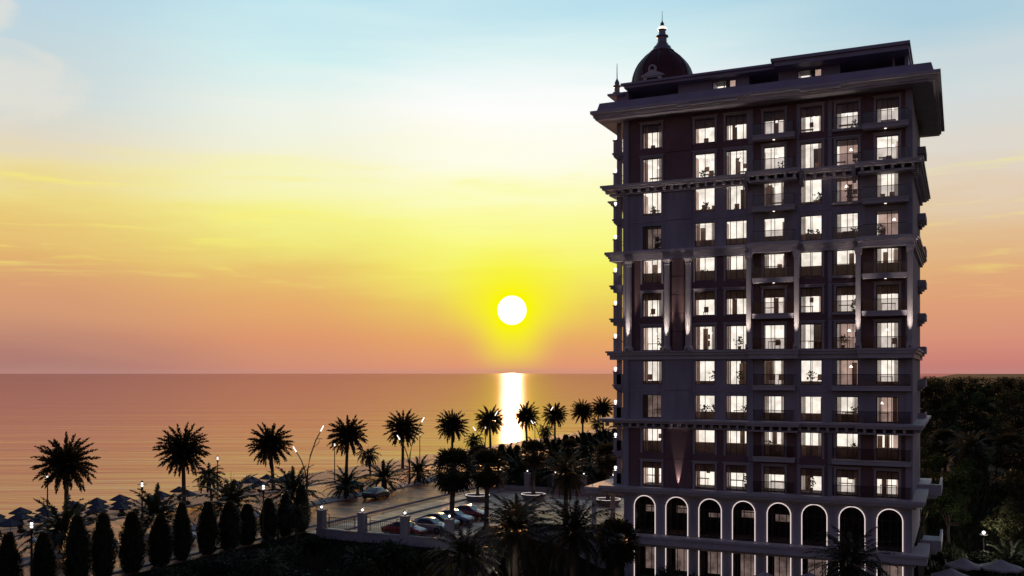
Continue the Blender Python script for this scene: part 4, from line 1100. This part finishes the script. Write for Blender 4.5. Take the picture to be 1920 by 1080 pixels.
for r, cl in enumerate(UMB):
    for j, (x, y) in enumerate(cl):
        z = hgt(x, y)-.03; ps = ['seaward', 'middle', 'landward'][j] if len(cl) == 3 else ['seaward', 'landward'][j] if len(cl) == 2 else 'single'
        if r < 5: lab = 'blue-grey beach umbrella, %s one of the %s cluster from the left' % (ps, ORD[r+1]); g = 'beach umbrellas on the sand'
        elif r == 7: lab = 'blue-grey beach umbrella cut by the left edge, %s one' % ps; g = 'beach umbrellas on the sand'
        elif r < 7: lab = 'blue-grey beach umbrella beside the second tall palm, %s one of %s pair' % (ps, 'the left' if r == 5 else 'the right'); g = 'beach umbrellas on the sand'
        else: lab = 'blue-grey beach umbrella in the far clusters near the third tall palm'; g = 'far beach umbrellas on the sand'
        t = thing('beach_umbrella', lab, 'umbrella', (x, y, z), .3+.05*sin(x*7), g)
        inst('pole', UP, t); inst('canopy', UC, t)
        lg = thing('sun_lounger', 'dark sun lounger lying in the shade under a beach umbrella', 'sun lounger', (x+.7, y-.3, z+.02), 1.2, 'loungers under the beach umbrellas')
        inst('frame', LF, lg); inst('cushion', LC, lg)

# pale parasols beside the hotel pool
def parasol(x, y, z, R, H, label, rz=0):
    t = thing('parasol', label, 'parasol', (x, y, z), rz)
    mb = MB(); mb.tube([(0,0,0), (0,0,H)], .04, 8); mb.lathe([(.3, 0), (.3, .08)], 0, 0, 12); mb.build('pole', M['steel'], t)
    mb = MB(); n = 8
    for s in range(n):
        a0, a1 = 2*pi*s/n, 2*pi*(s+1)/n; e0 = Vector((R*cos(a0), R*sin(a0), H-.75)); e1 = Vector((R*cos(a1), R*sin(a1), H-.75)); m0, m1 = e0*.5, e1*.5
        m0.z = m1.z = H-.42; tp = Vector((0, 0, H)); em = (e0+e1)/2; em.z += .07
        mb.face([tp, m0, m1]); mb.face([m0, e0, em, e1, m1]); dz = Vector((0, 0, -.16)); mb.face([e0, e0+dz, em+dz, em]); mb.face([em, em+dz, e1+dz, e1])
    mb.lathe([(.05, H-.02), (.03, H+.12)], 0, 0, 6); mb.build('canopy', M['canvasw'], t)
parasol(3.3, 98.7, GAR, 1.95, 3.0, 'pale parasol at the far right of the pool terrace')
parasol(.2, 97.6, GAR, 1.6, 3.1, 'pale parasol behind the two pool parasols, under the lit bush', .2)
parasol(-.8, 92.4, GAR, 1.75, 3.0, 'nearest pale pool parasol right of the hotel corner', .4)
parasol(-14.8, 81.4, GAR, 1.7, 3.55, 'pale parasol below the sixth ground arch, left of the big palm', .1)
parasol(-11.4, 82.9, GAR, 1.7, 3.5, 'pale parasol half hidden behind the big date palm', .3)

# round planters of the car park
def planter(x, y, label):
    t = thing('round_planter', label, 'planter', (x, y, LOT+.01))
    mb = MB(); mb.lathe([(1.15, 0), (1.55, .55), (1.6, .62), (1.45, .63), (1.3, .5), (.02, .48)], 0, 0, 20); mb.build('bowl', M['conc'], t)
    mb = MB(); mb.lathe([(1.47, .632), (1.47, .642), (1.44, .642), (1.44, .632), (1.47, .632)], 0, 0, 20, cap=False); mb.build('rim_light', M['down'], t)
    mb = MB(); mb.lathe([(.09, .5), (.1, .62)], .45, -.5, 8); lf = mb.build('uplight', M['frame'], t)
    spot('planter_uplight', lf, (.45, -.5, .66), (0, 0, 2.6), 9, 60, .5)
planter(-52.7, 103.2, 'round planter with a lit palm trunk at the left of the car park')
planter(-47.0, 106.9, 'round planter in the middle of the car park behind the palms')
planter(-37.2, 106.2, 'round glowing-rimmed planter beside the entrance canopy')

# garden lamps
def garden_lamp(x, y, z, H, label, e, bulb):
    t = thing('garden_lamp', label, 'garden lamp', (x, y, z))
    mb = MB(); mb.lathe([(.16, 0), (.16, .2), (.06, .3), (.05, H-.1), (.3, H), (.42, H+.04), (.42, H+.09)], 0, 0, 14); mb.build('post', M['pole'], t)
    mb = MB(); mb.ball((0, 0, H+.27), .17); b = mb.build('globe', bulb, t, smooth=True)
    l = bpy.data.lights.new('globe_light', 'POINT'); l.energy = e; l.color = (1, .9, .82); l.shadow_soft_size = .2
    o = bpy.data.objects.new('globe_light', l); COL.objects.link(o); o.parent = b; o.location = (0, -.75, H+.5)
garden_lamp(-34.2, 69.5, GAR, 3.2, 'bright garden lamp on a slim post among the dark planting', 180, M['bulbw'])
garden_lamp(2.1, 108.6, -19.7, 3.3, 'bright lamp on a slim post above the lit green bush', 420, M['bulb'])
garden_lamp(6.9, 106.5, -19.8, 3.0, 'lamp on a slim post at the right edge of the picture', 30, M['bulb'])

# ------------------------------------------------------------------ cars
PAINT = {k: mat(k+'_car_paint', c, .3, .04, 1, coat=.8) for k, c in dict(red=(.35, .012, .015), white=(.6, .6, .63), dark=(.02, .022, .03), silver=(.3, .3, .34), blue=(.05, .08, .2), pale=(.4, .48, .62), lilac=(.25, .23, .36)).items()}
CAR = {}
def car_meshes(paint):
    if paint in CAR: return CAR[paint]
    L = 4.4
    # x station, half width, sill z, shoulder z, roof z, roof half width
    st = [(-2.2, .62, .42, .72, .74, .55), (-2.1, .78, .3, .84, .87, .7), (-1.7, .86, .24, .92, .96, .72), (-1.2, .88, .22, .92, 1.16, .64), (-.6, .89, .22, .91, 1.38, .58),
          (0, .89, .22, .9, 1.42, .58), (.45, .89, .22, .89, 1.34, .58), (1.0, .88, .22, .88, .99, .66), (1.5, .86, .24, .82, .86, .68), (1.95, .8, .28, .7, .74, .62), (2.2, .62, .38, .58, .6, .5)]
    mb = MB(); n = 10
    for x, w, zs, zb, zr, wr in st:
        sec = [(-w*.88, zs), (-w, zs+.18), (-w*1.01, (zs+zb)/2+.05), (-w*.95, zb), (-wr, zr-.03), (wr, zr-.03), (w*.95, zb), (w*1.01, (zs+zb)/2+.05), (w, zs+.18), (w*.88, zs)]
        mb.v += [(x, a, b) for a, b in sec]
    for j in range(len(st)-1):
        for i in range(n): i2 = (i+1) % n; mb.f.append((j*n+i, (j+1)*n+i, (j+1)*n+i2, j*n+i2)); mb.m.append(0)
    mb.f.append(tuple(range(n))); mb.m.append(0); mb.f.append(tuple((len(st)-1)*n+i for i in reversed(range(n)))); mb.m.append(0)
    body = mb.mesh('body', PAINT[paint], True)
    g = MB()                                            # glasshouse a few mm proud of the body
    def pt(j, side, t, off=.012):
        x, w, zs, zb, zr, wr = st[j]; y = (w*.95+(wr-w*.95)*t)+off; return (x, side*y, zb+(zr-.03-zb)*t+off*.4)
    for s in (-1, 1):
        for j in range(3, 7):
            a, b = (.12, .88); t0 = .3 if j == 3 else a
            q = [pt(j, s, a), pt(j+1, s, a if j < 6 else .3), pt(j+1, s, b if j < 6 else .8), pt(j, s, b if j > 3 else .7)]
            g.face(q if s > 0 else q[::-1])
    def roofq(j0, j1, i0=.94):
        x0, _, _, _, z0, w0 = st[j0]; x1, _, _, _, z1, w1 = st[j1]
        g.face([(x0, -w0*i0, z0-.018), (x0, w0*i0, z0-.018), (x1, w1*i0, z1-.018), (x1, -w1*i0, z1-.018)])
    roofq(3, 4); roofq(6, 7); roofq(2, 3)
    glassm = g.mesh('windows', M['carglass'])
    wh = []
    ty = MB(); ty.v = []
    for k in range(20):
        a = 2*pi*k/20
        for r, yy in ((.2, -.1), (.32, -.1), (.33, 0), (.32, .1), (.2, .1)): ty.v.append((r*cos(a), yy, r*sin(a)))
    for k in range(20):
        for i in range(4): ty.f.append((k*5+i, k*5+i+1, (k+1) % 20*5+i+1, (k+1) % 20*5+i)); ty.m.append(0)
    rm = MB()
    for k in range(5):
        a = 2*pi*k/5; rm.face([(0, -.09, 0), (.21*cos(a-.22), -.09, .21*sin(a-.22)), (.21*cos(a+.22), -.09, .21*sin(a+.22))]); rm.face([(0, .09, 0), (.21*cos(a+.22), .09, .21*sin(a+.22)), (.21*cos(a-.22), .09, .21*sin(a-.22))])
    rm.face([(.2*cos(2*pi*k/16), 0, .2*sin(2*pi*k/16)) for k in range(16)])
    tl = MB(); tl.box(-2.16, -2.08, .42, .76, .7, .82); hl = MB(); hl.box(1.98, 2.12, .42, .72, .55, .68)
    tl2 = MB(); tl2.box(-2.16, -2.08, -.76, -.42, .7, .82); hl2 = MB(); hl2.box(1.98, 2.12, -.72, -.42, .55, .68)
    CAR[paint] = (body, glassm, ty.mesh('tyre', M['tyre']), rm.mesh('rim', M['rim']), [tl.mesh('tail_light', M['tail']), tl2.mesh('tail_light', M['tail'])], [hl.mesh('headlight', M['head']), hl2.mesh('headlight', M['head'])])
    return CAR[paint]
def car(x, y, rz, paint, label, group, sc=1.0):
    body, gl, ty, rm, tl, hl = car_meshes(paint)
    t = thing('parked_car' if 'parked' in label else 'car', label, 'car', (x, y, LOT+.015), rz, group, sc)
    inst('body', body, t); inst('windows', gl, t)
    for cx in (-1.35, 1.35):
        for s in (-1, 1): w = inst('wheel', ty, t, (cx, s*.8, .33)); inst('rim', rm, w)
    for m_ in tl: inst('tail_light', m_, t)
    for m_ in hl: inst('headlight', m_, t)
P1, P2 = 'cars parked behind the fence', 'cars on the beach road'
car(-47.3, 77.6, 0, 'red', 'glossy red sports car parked nearest the railings', P1)
car(-46.3, 80.4, 0, 'silver', 'silver car parked just behind the glossy red car', P1)
car(-47.0, 83.3, 0, 'dark', 'dark car parked in the middle of the row', P1)
car(-46.9, 86.2, 0, 'lilac', 'pale lilac car parked behind the dark car', P1)
car(-47.0, 89.8, 0, 'red', 'red car parked at the far end of the row', P1)
car(-64.6, 99.4, pi/2+.06, 'dark', 'dark car driving on the near lane beside the short palms', P2)
car(-71.9, 104.5, pi/2, 'dark', 'dark car half hidden behind the short palm on the far lane', P2)
car(-73.2, 60.6, -pi/2, 'blue', 'dark blue car at the left, behind the first cypresses', P2)
car(-63.2, 64.6, -pi/2, 'pale', 'pale blue car glimpsed between two cypresses', P2)

# ------------------------------------------------------------------ render settings
S.render.engine = 'CYCLES'
S.view_settings.view_transform = 'Standard'; S.view_settings.look = 'None'
S.view_settings.exposure = 0; S.view_settings.gamma = 1; S.view_settings.use_curve_mapping = False
S.cycles.use_denoising = True
S.cycles.max_bounces = 6; S.cycles.diffuse_bounces = 2; S.cycles.glossy_bounces = 3; S.cycles.transparent_max_bounces = 12
S.cycles.sample_clamp_indirect = 3
